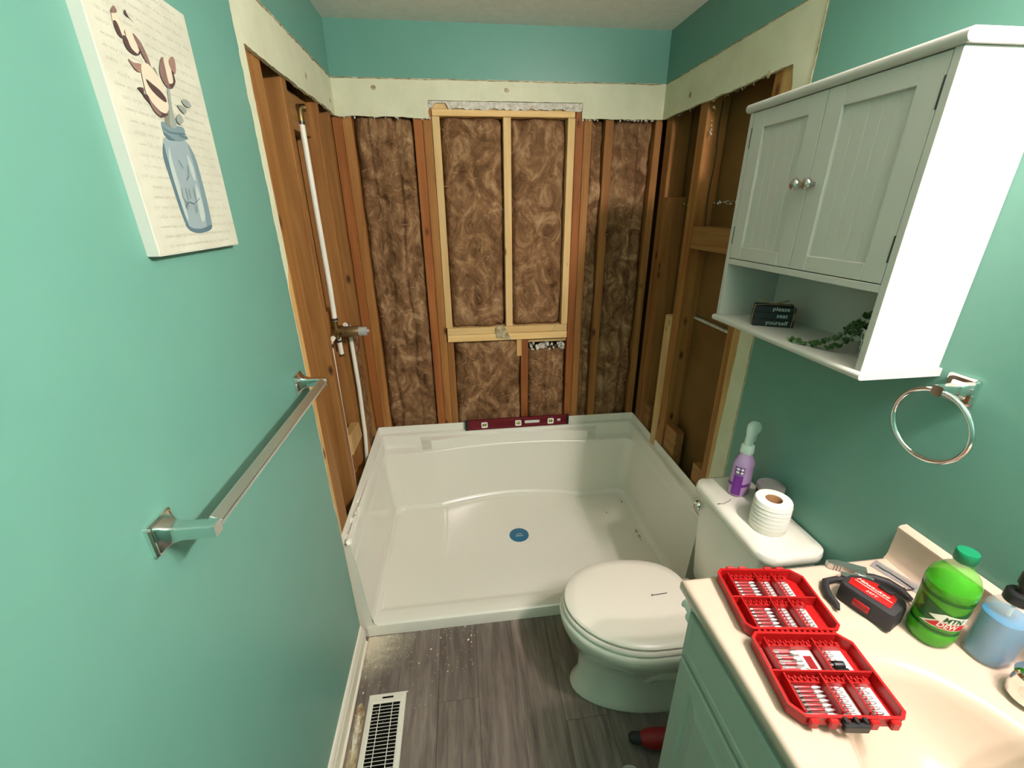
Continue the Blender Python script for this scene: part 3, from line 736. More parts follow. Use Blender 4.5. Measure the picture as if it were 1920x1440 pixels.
# embossed scrawl on the jar
mb = MB()
def stroke(pts, wd=.0012):
    P = [S(*p) for p in pts]
    for (y0, z0_), (y1, z1_) in zip(P[:-1], P[1:]):
        d = Vector((y1-y0, z1_-z0_)); n = Vector((-d.y, d.x)).normalized()*wd/2
        mb.poly([(FX+.002, y0-n.x, z0_-n.y), (FX+.002, y1-n.x, z1_-n.y), (FX+.002, y1+n.x, z1_+n.y), (FX+.002, y0+n.x, z0_+n.y)])
for s_ in (((332, 300), (338, 308), (342, 316)), ((350, 310), (352, 330), (348, 338)), ((338, 352), (342, 372), (350, 380), (352, 388)), ((352, 354), (356, 372)), ((360, 350), (366, 374)), ((346, 352), (352, 376)), ((346, 388), (352, 378), (362, 382), (372, 372)), ((364, 384), (368, 398)), ((344, 378), (350, 392))): stroke(s_)
mb.build('printed_emboss', M['jard'], cv, fix=False)
flatpoly('printed_stem', [S(*p) for p in ((310, 232), (306, 200), (296, 160), (286, 130), (290, 130), (302, 160), (312, 185), (318, 215), (324, 238))], 'stem')
flatpoly('printed_stem', [S(*p) for p in ((318, 236), (316, 205), (312, 165), (316, 165), (322, 205), (330, 238))], 'leafg')
flatpoly('printed_stem', [S(*p) for p in ((296, 160), (280, 130), (262, 98), (264, 97), (284, 128), (300, 158))], 'petd')
flatpoly('printed_bloom', [S(*p) for p in ((207, 22), (212, 15), (218, 28), (228, 52), (230, 66), (220, 58), (210, 42))], 'petl')
flatpoly('printed_petal', [S(*p) for p in ((210, 40), (216, 40), (224, 58), (228, 72), (218, 62))], 'petd')
flatpoly('printed_petal', [S(*p) for p in ((205, 22), (210, 10), (217, 20), (214, 24))], 'petm')
flatpoly('printed_petal', [S(*p) for p in ((232, 18), (238, 30), (248, 42), (240, 34), (231, 26))], 'petd')
flatpoly('printed_bloom', [S(*p) for p in ((232, 56), (242, 58), (252, 76), (258, 96), (252, 101), (240, 84))], 'petl')
flatpoly('printed_petal', [S(*p) for p in ((229, 66), (236, 72), (244, 90), (256, 101), (258, 96), (262, 98), (256, 104), (242, 98), (231, 82))], 'petd')
flatpoly('printed_petal', [S(*p) for p in ((246, 62), (256, 72), (264, 84), (274, 105), (281, 125), (272, 116), (262, 96), (254, 82))], 'petm')
flatpoly('printed_petal', [S(*p) for p in ((238, 110), (248, 117), (262, 120), (266, 130), (258, 135), (248, 126))], 'petr')
flatpoly('printed_bloom', [S(*p) for p in ((262, 122), (275, 120), (295, 145), (308, 175), (314, 205), (300, 214), (278, 190), (268, 160))], 'petl')
flatpoly('printed_petal', [S(*p) for p in ((271, 148), (284, 158), (298, 170), (309, 185), (308, 192), (292, 180), (278, 164))], 'petd')
flatpoly('printed_petal', [S(*p) for p in ((255, 164), (266, 165), (268, 176), (274, 178), (284, 194), (300, 210), (313, 214), (302, 220), (290, 212), (280, 196), (270, 184), (262, 172))], 'petd')
flatpoly('printed_petal', [S(*p) for p in ((276, 182), (286, 198), (300, 213), (296, 217), (284, 204))], 'petm')
flatpoly('printed_bloom', [S(*p) for p in ((304, 108), (314, 112), (320, 140), (324, 152), (316, 158), (306, 140))], 'petl')
flatpoly('printed_petal', [S(*p) for p in ((301, 106), (306, 124), (312, 150), (318, 166), (308, 160), (298, 140), (297, 122))], 'petm')
flatpoly('printed_petal', [S(*p) for p in ((321, 106), (326, 120), (326, 138), (318, 130), (313, 114))], 'petr')
flatpoly('printed_petal', [S(*p) for p in ((318, 130), (326, 152), (320, 166), (314, 158), (322, 154))], 'petd')
for q in (((338, 188), (348, 188), (356, 200), (346, 200)), ((330, 198), (338, 198), (347, 208), (342, 213)), ((328, 218), (334, 214), (341, 226), (336, 233), (329, 228))): flatpoly('printed_leaf', [S(*p) for p in q], 'leafg')

# ---------------------------------------------------------------- wall cabinet
cx0, cx1, cy0, cy1, cz0, cz1 = 1.279, W-.001, -1.475, -.955, 1.365, 1.905
t = thing('wall_cabinet', 'white two-door wall cabinet with an open bottom shelf over the toilet', 'cabinet', (W, -1.215, cz0))
mb = MB(); mb.box((cx0, cy0, cz0), (cx1, cy0+.015, cz1), .0008); mb.build('side_panel', M['cab'], t, label='side panel nearest the sink')
mb = MB(); mb.box((cx0, cy1-.015, cz0), (cx1, cy1, cz1), .0008); mb.build('side_panel', M['cab'], t)
mb = MB(); mb.box((cx1-.006, cy0+.015, cz0), (cx1, cy1-.015, cz1)); mb.build('back_panel', M['cab'], t)
mb = MB(); mb.box((cx0, cy0+.0155, 1.520), (cx1-.007, cy1-.0155, 1.535), .0008); mb.build('shelf', M['cab'], t)
def slab(zb, zt, ov, nm):
    # rounded nose board
    mb = MB(); pr = []
    r = (zt-zb)/2; xo = cx0-ov
    pr = [(cx1, zb), (xo+r, zb)]+[(xo+r-r*sin(a), zb+r-r*cos(a)) for a in [pi*k/8 for k in range(1, 8)]]+[(xo+r, zt), (cx1, zt)]
    o = ov*.75
    mb.prism(pr, lambda u, v, d: (u, d, v), cy0-o, cy1+o, tri=True); return mb.build(nm, M['cab'], t, 40)
slab(1.348, 1.3648, .009, 'bottom_board'); slab(1.9055, 1.926, .011, 'top_board')
def door(ya, yb, knob_y, nm='door', hinge=None):
    za, zb = 1.537, 1.9035; xf = cx0+.0004; st = .046
    mb = MB()
    mb.box((xf, ya, za), (cx0+.015, ya+st, zb), .001); mb.box((xf, yb-st, za), (cx0+.015, yb, zb), .001)
    mb.box((xf, ya+st, za), (cx0+.015, yb-st, za+st*.72), .001); mb.box((xf, ya+st, zb-st*.85), (cx0+.015, yb-st, zb), .001)
    d = mb.build(nm, M['cab'], t)
    # bead board panel: vertical boards
    n = 5; wd = (yb-ya-2*st)/n; mb = MB()
    for k in range(n): mb.box((xf+.007, ya+st+wd*k+.0006, za+st*.7), (cx0+.013, ya+st+wd*(k+1)-.0006, zb-st*.8),   .0005, 1)
    mb.box((xf+.0076, ya+st, za+st*.7), (cx0+.013, yb-st, zb-st*.8)); mb.build('bead_panel', M['cab'], d)
    mb = MB(); mb.lathe([(.005, 0), (.0045, .006), (.006, .010), (.0105, .013), (.0125, .018), (.0115, .023), (.007, .026), (.0005, .027)], Matrix.Translation((xf, knob_y, 1.722))@Matrix.Rotation(-pi/2, 4, 'Y'), 20); mb.build('knob', M['nickel'], d, 50)
    for z in (1.60, 1.845):
        mb = MB(); mb.box((xf-.0012, hinge-.0014, z-.024), (xf+.003, hinge+.0014, z+.024), .0005); mb.build('hinge', M['darksteel'], d)
door(cy0+.0165, -1.2158, -1.2330, hinge=cy0+.0165); door(-1.2142, cy1-.0165, -1.197, hinge=cy1-.0165)

# books sign on cabinet shelf
bx = Vector((1.300, -1.100, 1.3652)); ux = Vector((.87, -.493, 0)).normalized(); uy = Vector((.493, .87, 0)).normalized()
t = thing('book_stack_sign', 'stack of small black blocks tied with twine reading please seat yourself', 'sign', bx)
MBk = Matrix((( ux.x, uy.x, 0, bx.x), (ux.y, uy.y, 0, bx.y), (0, 0, 1, bx.z), (0, 0, 0, 1)))
for k, (a, b, w_) in enumerate(((0, .0195, .100), (.020, .038, .097), (.0385, .055, .099))):
    mb = MB(); mb.box((0+.001*k, .0, a), (w_, .055, b), .001, 1, MBk); o = mb.build('block', M['slate'], t)
    mb = MB(); txt = ['yourself', 'seat', 'please'][k]
    add_text(mb, txt, .0165, lambda u, v, d, a=a, w_=w_: MBk@Vector((w_-.015+u, -.0006, a+.006+v)), 'RIGHT'); mb.build('lettering', M['chalk'], o, fix=False)
mb = MB(); mb.tube([MBk@Vector(p) for p in ((.094, -.002, .0), (.095, -.002, .028), (.094, -.002, .057), (.094, .03, .058), (.094, .057, .056), (.094, .057, 0))], .0014, 6)
mb.tube([MBk@Vector(p) for p in ((.0-.002, .01, .0), (-.002, .01, .03), (.0, .01, .057), (.03, .02, .0575), (.088, .02, .058))], .0014, 6)
for s in (1, -1):
    mb.tube([MBk@Vector((.045+s*(.035*sin(a)), .02+.008*s*sin(2*a), .058+.012*abs(sin(a)))) for a in [pi*k/14 for k in range(15)]], .0013, 6)
mb.build('twine', M['twine'], t, 60)

# potted plant
pc = Vector((1.378, -1.405, 1.3652))
t = thing('potted_plant', 'small trailing green plant in a striped pot on the cabinet shelf', 'plant', pc)
mb = MB(); mb.lathe([(.027, 0), (.030, .003), (.036, .060), (.037, .064), (.033, .064), (.030, .052), (.0005, .050)], None, 30, c=pc); pot = mb.build('pot', M['potw'], t, 40)
mb = MB()
for k in range(22):
    a = 2*pi*k/22
    r_ = lambda z: .0302+.006*(z-.003)/.057+.0004
    for z0_, z1_ in ((.008, .021), (.025, .038), (.042, .055)):
        sh = (.09 if int(z0_*100) == 2 else 0)
        q = [pc+Vector((r_(z)*cos(b), r_(z)*sin(b), z)) for b, z in ((a+sh, z0_), (a+.12+sh, z0_), (a+.12+sh, z1_), (a+sh, z1_))]
        mb.poly(q)
mb.build('pot_stripes', M['potd'], pot, kind='stuff')
mb = MB(); ms = MB(); rnd = random.Random(21)
def sprig(pts, n, r=.0052):
    pts = [Vector(p) for p in pts]; ms.tube(pts, .0009, 5)
    for k in range(n):
        f = k/n*(len(pts)-1); i = int(f); p = pts[i].lerp(pts[min(i+1, len(pts)-1)], f-i)
        for s in range(3):
            d = Vector((rnd.uniform(-1, 1), rnd.uniform(-1, 1), rnd.uniform(-.6, 1))).normalized(); q = p+d*.006
            q.z = max(q.z, pc.z+.003)
            a = d.orthogonal().normalized(); b = d.cross(a); rr = r*rnd.uniform(.7, 1.2)
            ring = [q+rr*(cos(2*pi*j/6)*a+sin(2*pi*j/6)*d*.9) for j in range(6)]
            mb.loft([[v+b*.0006 for v in ring], [v-b*.0006 for v in ring]], cap0=True, cap1=True)
top_ = pc+Vector((0, 0, .052))
sprig([top_, top_+Vector((-.03, .03, .012)), pc+Vector((-.052, .05, .035)), pc+Vector((-.066, .08, .012)), pc+Vector((-.078, .115, .006)), pc+Vector((-.088, .155, .006))], 30)
sprig([top_, top_+Vector((-.035, .02, .004)), pc+Vector((-.05, .04, .02)), pc+Vector((-.055, .07, .006))], 18)
sprig([top_, top_+Vector((-.02, .0, .03)), top_+Vector((-.028, .01, .045))], 12)
sprig([top_, top_+Vector((.0, .02, .03)), top_+Vector((-.005, .045, .035))], 12)
sprig([top_, top_+Vector((-.03, -.01, .01)), pc+Vector((-.045, -.02, .03))], 14)
sprig([top_, top_+Vector((.01, .035, .015)), pc+Vector((.01, .055, .035))], 12)
sprig([top_, top_+Vector((-.02, .035, .02)), pc+Vector((-.03, .06, .05))], 14)
mb.tube([top_, top_+Vector((-.01, -.01, .05)), top_+Vector((-.018, .0, .075))], [.002, .0018, .0004], 5)
mb.build('foliage', M['leaf'], t, kind='stuff'); ms.build('stems', M['leaf'], t, kind='stuff')

# ---------------------------------------------------------------- towel ring
t = thing('towel_ring', 'chrome towel ring on the wall below the white cabinet', 'towel ring', (W, -1.525, 1.34))
mb = MB(); sq = lambda x, s, r: [(x, -1.528+a, 1.338+b) for a, b in rrect(s, s, r, 4)]
mb.loft([sq(W-.0008, .056, .006), sq(W-.007, .056, .006), sq(W-.010, .048, .005)], cap0=True, cap1=True); mb.build('wall_flange', M['chrome'], t, 30)
mb = MB(); mb.loft([sq(W-.008, .036, .004), sq(W-.018, .022, .003), sq(W-.052, .020, .003), sq(W-.058, .020, .003)], cap0=True, cap1=True); mb.build('post', M['chrome'], t, 30)
mb = MB(); rr = .075; c = Vector((W-.048, -1.528, 1.338-rr-.002)); mb.tube([c+Vector((.012*(1-cos(a))*.5, rr*sin(a), rr*cos(a))) for a in [2*pi*k/56 for k in range(56)]], .0052, 10, closed=True); mb.build('ring', M['chrome'], t, 60, weld=.00001)

# ---------------------------------------------------------------- toilet
t = thing('toilet', 'white round-front toilet with closed lid beside the vanity', 'toilet', (1.2, -1.18, 0))
def cyy(x): return -1.195+(1.37-x)*.085
def egg(x_tip, x_back, half, yoff=0, z=0, n=40, p=2.0, backflat=.55):
    """closed outline of a bowl or seat pointing to -x"""
    out = []; xm = x_tip+(x_back-x_tip)*.52
    for i in range(n):
        a = 2*pi*i/n; c_, s_ = cos(a), sin(a)
        if c_ < 0: x = xm+(xm-x_tip)*c_; y = half*s_
        else:
            x = xm+(x_back-xm)*(abs(c_)**(.5)); y = half*(1 if s_ > 0 else -1)*(abs(s_)**.5)*(1-.16*abs(c_))
        out.append((x, cyy(x)+y+yoff, z))
    return out
mb = MB()
R_ = [egg(.822, 1.33, .118, z=.001), egg(.820, 1.33, .120, z=.012), egg(.835, 1.32, .112, z=.03), egg(.846, 1.315, .104, z=.09), egg(.847, 1.31, .102, z=.15), egg(.840, 1.30, .112, z=.20), egg(.816, 1.29, .145, z=.25), egg(.788, 1.28, .176, z=.30), egg(.775, 1.27, .190, z=.34), egg(.772, 1.26, .193, z=.365), egg(.775, 1.26, .191, z=.383), egg(.786, 1.25, .182, z=.389)]
mb.loft(R_, cap0=True, cap1=True); mb.build('bowl', M['ceramic'], t, 60)
# trapway swelling and rear deck
mb = MB(); mb.box((1.20, cyy(1.3)-.105, .25), (1.44, cyy(1.3)+.105, .385), .02, 4); mb.build('rear_deck', M['ceramic'], t, 60)
mb = MB(); mb.tube([(1.04, cyy(1)-.060, .10), (1.08, cyy(1)-.072, .17), (1.14, cyy(1.1)-.082, .20), (1.22, cyy(1.2)-.080, .15), (1.28, cyy(1.2)-.075, .05)], [.035, .045, .048, .045, .04], 16); mb.build('trapway', M['ceramic'], t, 60)
mb = MB(); mb.lathe([(.014, 0), (.014, .01), (.010, .018), (.0005, .020)], None, 16, c=(1.17, -1.318, .022)); mb.build('bolt_cap', M['ceramic'], t, 60)
# seat ring
mb = MB(); mb.loft([egg(.786, 1.23, .182, z=.3915), egg(.779, 1.235, .189, z=.395), egg(.779, 1.235, .189, z=.403), egg(.784, 1.232, .184, z=.4085)], cap0=True, cap1=True); mb.build('seat', M['seat'], t, 45)
mb = MB(); mb.loft([egg(.793, 1.23, .176, z=.411), egg(.787, 1.235, .182, z=.414), egg(.786, 1.236, .183, z=.421), egg(.792, 1.230, .177, z=.4275), egg(.83, 1.20, .15, z=.4295), egg(.93, 1.12, .07, z=.431)], cap0=True, cap1=True); mb.build('seat_lid', M['seat'], t, 45)
for s in (-.07, .07):
    mb = MB(); mb.box((1.222, cyy(1.24)+s-.02, .388), (1.262, cyy(1.24)+s+.02, .418), .006, 3); mb.build('hinge', M['seat'], t, 60)
# tank
def tankring(x0, x1, hw, z, r=.02, bow=.012):
    out = []; yc_ = -1.205
    o = rrect(x1-x0, 2*hw, r, 5, (x0+x1)/2, yc_)
    for x, y in o:
        if x < (x0+x1)/2: x -= bow*(1-((y-yc_)/hw)**2)
        out.append((x, y, z))
    return out
mb = MB(); mb.loft([tankring(1.305, 1.438, .150, .388, .03, .006), tankring(1.296, 1.444, .160, .41, .03, .006), tankring(1.286, 1.448, .172, .60, .03), tankring(1.278, 1.450, .180, .757, .03)], cap0=True, cap1=True); mb.build('tank', M['ceramic'], t, 50)
mb = MB(); mb.loft([tankring(1.272, 1.452, .186, .758, .035, .014), tankring(1.266, 1.454, .192, .764, .038, .016), tankring(1.264, 1.455, .194, .782, .04, .016), tankring(1.268, 1.454, .190, .792, .036, .016), tankring(1.280, 1.448, .178, .796, .03, .014)], cap0=True, cap1=True); mb.build('tank_lid', M['ceramic'], t, 50)
mb = MB(); pts = [(1.268, -1.158), (1.285, -1.162), (1.297, -1.156), (1.312, -1.150), (1.322, -1.142)]
for (xa, y_a), (xb_, y_b) in zip(pts[:-1], pts[1:]): mb.hexa([(xa, y_a-.0009, .790 if xa < 1.27 else .7955), (xb_, y_b-.0009, .7955), (xb_, y_b+.0009, .7955), (xa, y_a+.0009, .790 if xa < 1.27 else .7955)], [(xa, y_a-.0009, .7966), (xb_, y_b-.0009, .7966), (xb_, y_b+.0009, .7966), (xa, y_a+.0009, .7966)])
mb.build('crack', M['grime'], t, label='hairline crack across the tank lid')
mb = MB(); mb.lathe([(.016, 0), (.017, .006), (.012, .012)], Matrix.Translation((1.274, -1.058, .712))@Matrix.Rotation(-pi/2, 4, 'Y'), 20); mb.tube([(1.262, -1.056, .712), (1.252, -1.072, .708), (1.250, -1.10, .704)], [.007, .0065, .005], 10); mb.build('flush_lever', M['chrome'], t, 50)
# nail on the lid
mb = MB(); mb.tube([(1.087, -1.165, .4336), (1.143, -1.163, .4336)], .0013, 8); mb.lathe([(.0034, 0), (.0034, .0012)], Matrix.Translation((1.087, -1.165, .4344))@Matrix.Rotation(pi/2, 4, 'Y'), 10)
tag(mb.build('nail', M['darksteel'], None, 40), 'dark nail lying on the closed toilet lid', 'nail')

# things on the tank
t = thing('spray_bottle', 'lilac trigger spray bottle standing on the far end of the tank lid', 'bottle', (1.368, -1.108, .7965))
def oval(z, a, b, cx=1.368, cy=-1.108, n=28, rot=.45):
    out = []
    for i in range(n):
        q = 2*pi*i/n; x = a*abs(cos(q))**.8*(1 if cos(q) > 0 else -1); y = b*abs(sin(q))**.8*(1 if sin(q) > 0 else -1)
        out.append((cx+x*cos(rot)-y*sin(rot), cy+x*sin(rot)+y*cos(rot), z))
    return out
mb = MB(); z0 = .7968
mb.loft([oval(z0+z, a, b) for z, a, b in ((0, .034, .024), (.004, .038, .027), (.03, .039, .028), (.07, .038, .027), (.095, .037, .026), (.108, .038, .027), (.118, .036, .026), (.128, .029, .022), (.150, .017, .016), (.175, .0135, .0135))], cap0=True, cap1=True); mb.build('bottle_body', M['purple'], t, 40)
# neck and trigger head
mb = MB()
mb.loft([oval(z0+z, a, b) for z, a, b in ((.150, .0175, .0175), (.152, .019, .019), (.178, .018, .018), (.182, .015, .015))], cap0=True, cap1=True)
mb.loft([oval(z0+z, a, b, cx=1.368+dx) for z, a, b, dx in ((.182, .014, .012, 0), (.206, .013, .011, .0), (.216, .020, .012, .004), (.226, .030, .014, .008), (.240, .033, .014, .008), (.252, .027, .012, .004), (.258, .015, .007, .0))], cap0=True, cap1=True)
mb.build('trigger_head', M['frost'], t, 50)
d = Vector((cos(.45), sin(.45), 0)); c = Vector((1.368, -1.108, z0))
mb = MB(); mb.tube([c+d*.024+Vector((0, 0, .222)), c+d*.034+Vector((0, 0, .205)), c+d*.033+Vector((0, 0, .180))], [.005, .004, .0035], 8); mb.build('trigger', M['frost'], t, 50)
# label facing the camera on the bottle
ang0 = math.atan2(-.72, -.69)
def onb(u, v, a=.0393, b=.0283, cx=1.368, cy=-1.108, rot=.45, k=0):
    # point on the oval bottle surface: u angle, v height
    q = u-rot; aa = a+k; bb = b+k
    x = aa*abs(cos(q))**.8*(1 if cos(q) > 0 else -1); y = bb*abs(sin(q))**.8*(1 if sin(q) > 0 else -1)
    return (cx+x*cos(rot)-y*sin(rot), cy+x*sin(rot)+y*cos(rot), z0+v)
def patch(mb, u0, u1, v0, v1, k, nu=8, fn=onb):
    for i in range(nu):
        a = u0+(u1-u0)*i/nu; b = u0+(u1-u0)*(i+1)/nu
        mb.poly([fn(a, v0, k=k), fn(b, v0, k=k), fn(b, v1, k=k), fn(a, v1, k=k)])
mb = MB(); patch(mb, ang0-.42, ang0+.42, .010, .082, .0012); patch(mb, ang0-1.2, ang0+1.2, .040, .050, .0010, 20); lb = mb.build('label', M['purpled'], t, fix=False, label='dark purple label')
mb = MB()
for du, dv in ((-.2, .094), (.2, .094), (-.2, .106), (.2, .106)):
    for k in range(8):
        a = 2*pi*k/8; b = 2*pi*(k+1)/8
        mb.poly([onb(ang0+du, dv, k=.0020), onb(ang0+du+.16*cos(a), dv+.0048*sin(a), k=.0020), onb(ang0+du+.16*cos(b), dv+.0048*sin(b), k=.0020)])
mb.build('label_symbols', M['labw'], lb, fix=False)
mb = MB(); patch(mb, ang0-.42, ang0+.42, .088, .113, .0012); mb.build('label_symbol_panel', M['purpled'], lb, fix=False)

t = thing('toilet_roll', 'white toilet paper roll standing on the tank lid, nearest the sink', 'toilet paper', (1.352, -1.275, .7965))
mb = MB(); c = (1.352, -1.275, .7966); mb.lathe([(.021, .001), (.047, 0), (.0495, .004), (.0500, .05), (.049, .094), (.047, .098), (.0225, .098), (.0215, .09)], None, 44, c=c, caps=False)
for k in range(5): 
    pass
rl = mb.build('paper', M['paper'], t, 50)
mb = MB()
for z in (.022, .034, .047, .060, .071, .084): mb.lathe([(.0500, z-.0012), (.0507, z), (.0500, z+.0012)], None, 44, c=c, caps=False)
mb.build('paper_ridge', M['paper'], t, 50, kind='stuff')
mb = MB(); mb.lathe([(.0205, .002), (.0205, .096), (.0215, .097), (.0215, .002)], None, 30, c=c, caps=False); mb.build('core_tube', M['cardb'], t, 50, label='brown cardboard core')

t = thing('candle_jar', 'glass candle jar with a grey lid and dark band behind the paper roll', 'jar', (1.405, -1.195, .7965))
c = (1.405, -1.195, .7966)
mb = MB(); mb.lathe([(.030, 0), (.036, .003), (.037, .010), (.037, .055), (.035, .060)], None, 32, c=c); mb.build('jar_glass', M['candle'], t, 40)
mb = MB(); mb.lathe([(.0372, .050), (.0376, .051), (.0376, .068), (.0372, .070)], None, 32, c=c); mb.build('dark_band', M['black'], t, 40)
mb = MB(); mb.lathe([(.0385, .070), (.039, .072), (.039, .082), (.037, .085), (.030, .0845), (.0005, .0845)], None, 32, c=c); mb.build('lid', M['jarlid'], t, 40)

# ---------------------------------------------------------------- vanity
VY0, VY1, ZC = -2.36, -1.545, .915
t = thing('vanity_cabinet', 'grey-green painted vanity cabinet under the cream sink top', 'cabinet', (1.2, -1.9, 0))
mb = MB(); mb.box((.980, VY0, .09), (W-.002, VY1, .105), .001); mb.box((1.03, VY0, .0), (1.045, VY1, .09)); mb.build('base', M['vanity'], t)
for a_, b_ in ((VY0, VY0+.016), (VY1-.016, VY1)): mb = MB(); mb.box((.980, a_, .0), (W-.002, b_, .882), .001); mb.build('side_panel', M['vanity'], t)
mb = MB(); mb.box((W-.008, VY0+.016, .1), (W-.002, VY1-.016, .78)); mb.build('back_panel', M['vanity'], t)
# face frame
mb = MB(); xf = .962
mb.box((xf, VY0, .09), (.980, VY0+.035, .882), .0012); mb.box((xf, VY1-.035, .09), (.980, VY1, .882), .0012); mb.box((xf, VY0, .855), (.980, VY1, .882), .0012); mb.box((xf, VY0, .09), (.980, VY1, .12), .0012); mb.box((xf, VY0, .700), (.980, VY1, .725), .0012)
mb.build('face_frame', M['vanity'], t)
def rpanel(nm, ya, yb, za, zb, raised=True):
    xo = xf-.016
    mb = MB(); rings = []
    def rect(x, i): return [(x, ya+i, za+i), (x, yb-i, za+i), (x, yb-i, zb-i), (x, ya+i, zb-i)]
    prof = [(xf-.001, .0), (xo+.004, 0), (xo, .004)]
    if raised: prof += [(xo, .048), (xo+.004, .054), (xo+.007, .056), (xo+.007, .064), (xo+.001, .088), (xo+.001, .092)]
    else: prof += [(xo, .018), (xo+.003, .022), (xo+.003, .026)]
    mb.loft([rect(x, i) for x, i in prof], cap0=True, cap1=True); return mb.build(nm, M['vanity'], t)
rpanel('false_drawer_front', VY0+.02, VY1-.018, .728, .850, False)
dl = rpanel('door', -1.946, VY1-.018, .105, .712); dr = rpanel('door', VY0+.02, -1.950, .105, .712)
for o, y in ((dl, -1.918), (dr, -1.978)):
    mb = MB(); mb.lathe([(.006, 0), (.005, .010), (.012, .016), (.013, .022), (.008, .027), (.0005, .028)], Matrix.Translation((xf-.016, y, .66))@Matrix.Rotation(-pi/2, 4, 'Y'), 18); mb.build('knob', M['nickel'], o, 50)
# paper holder on the vanity side
t2 = thing('paper_holder', 'small white paper holder on the far side of the vanity', 'holder', (1.0, -1.545, .79))
mb = MB(); mb.lathe([(.022, 0), (.024, .004), (.024, .012), (.014, .018), (.012, .04), (.016, .045), (.0005, .05)], Matrix.Translation((.985, -1.5445, .800))@Matrix.Rotation(-pi/2, 4, 'X'), 24); mb.build('post', M['white'], t2, 40)

# vanity top with integral oval bowl
t = thing('sink_countertop', 'cream cultured-marble vanity top with an oval sink and backsplash', 'countertop', (1.2, -1.95, .89))
SX, SY, SA, SB = 1.185, -1.965, .155, .215   # sink centre and half axes
x0, x1, y0, y1 = .936, W-.0015, -2.385, -1.530
def edgeray(a):
    c_, s_ = cos(a), sin(a); ts = []
    if c_ > 1e-9: ts.append((x1-SX)/c_)
    if c_ < -1e-9: ts.append((x0-SX)/c_)
    if s_ > 1e-9: ts.append((y1-SY)/s_)
    if s_ < -1e-9: ts.append((y0-SY)/s_)
    k = min(v for v in ts if v > 0); return (SX+k*c_, SY+k*s_)
angs = sorted([2*pi*i/96 for i in range(96)]+[math.atan2(yy-SY, xx-SX) % (2*pi) for xx in (x0, x1) for yy in (y0, y1)])
E_ = [edgeray(a) for a in angs]
def el(k, z): return [(SX+SA*k*cos(a), SY+SB*k*sin(a), z) for a in angs]
def ins(d, z): return [(min(max(x, x0+d), x1-d), min(max(y, y0+d), y1-d), z) for x, y in E_]
mb = MB()
rings = [ins(.004, .884), ins(0, .888), ins(0, .906), ins(.0025, .9125), ins(.008, .9155), ins(.013, .915), ins(.016, .9145)]
rings += [el(1.42, .9145), el(1.38, .9135), el(1.33, .9100), el(1.28, .9092), el(1.20, .9088), el(1.10, .9075), el(1.05, .905), el(1.0, .898), el(.95, .882), el(.88, .858), el(.76, .828), el(.60, .804), el(.40, .790), el(.16, .785)]
mb.loft(rings, cap1=True); mb.build('top_with_bowl', M['top'], t, 50)
mb = MB(); mb.lathe([(.0235, .7855), (.025, .788), (.022, .789), (.019, .787), (.0005, .787)], None, 28, c=(SX, SY, 0)); mb.build('sink_drain', M['chrome'], t, 40)
mb = MB(); pr = [(W-.002, .914), (W-.028, .914), (W-.024, .920), (W-.0215, .930), (W-.0205, .992), (W-.0225, .997), (W-.022, 1.003), (W-.016, 1.0075), (W-.002, 1.0085)]
mb.prism(pr, lambda u, v, d: (u, d, v), y0, -1.532, tri=True); mb.build('backsplash', M['top'], t, 40)

# faucet
t = thing('faucet', 'chrome centerset faucet behind the sink bowl', 'faucet', (1.385, -1.965, .915))
mb = MB(); mb.loft([[(1.395+x, -1.93+y, z) for x, y in rrect(.056-i, .22-i, .026-i/2, 8)] for z, i in ((.9155, 0), (.926, 0), (.936, .008), (.939, .02))], cap0=True, cap1=True); mb.build('base_plate', M['chrome'], t, 50)
for y in (-1.840, -2.02):
    mb = MB(); mb.lathe([(.028, -.018), (.030, -.014), (.028, .01), (.027, .020), (.030, .026), (.026, .034), (.012, .042), (.0005, .043)], None, 30, c=(1.384, y, .936)); h = mb.build('handle_base', M['chrome'], t, 50)
    mb = MB(); s = 1 if y > -1.93 else -1
    mb.loft([[(1.384+px_, y+s*u*.6-s*.012+0*pz_, .976+h_+pz_) for px_, pz_ in [(w_*cos(a), .006*sin(a)) for a in [2*pi*k/14 for k in range(14)]]] for u, w_, h_ in ((0, .014, 0), (.02, .017, .003), (.045, .015, .006), (.058, .008, .007))], cap0=True, cap1=True); mb.build('lever', M['chrome'], h, 50)
mb = MB(); mb.tube([(1.395, -1.93, .935), (1.393, -1.93, .975), (1.375, -1.93, 1.005), (1.34, -1.93, 1.015), (1.30, -1.93, 1.005), (1.282, -1.93, .985)], [.018, .017, .0155, .014, .013, .012], 18); mb.build('spout', M['chrome'], t, 60)

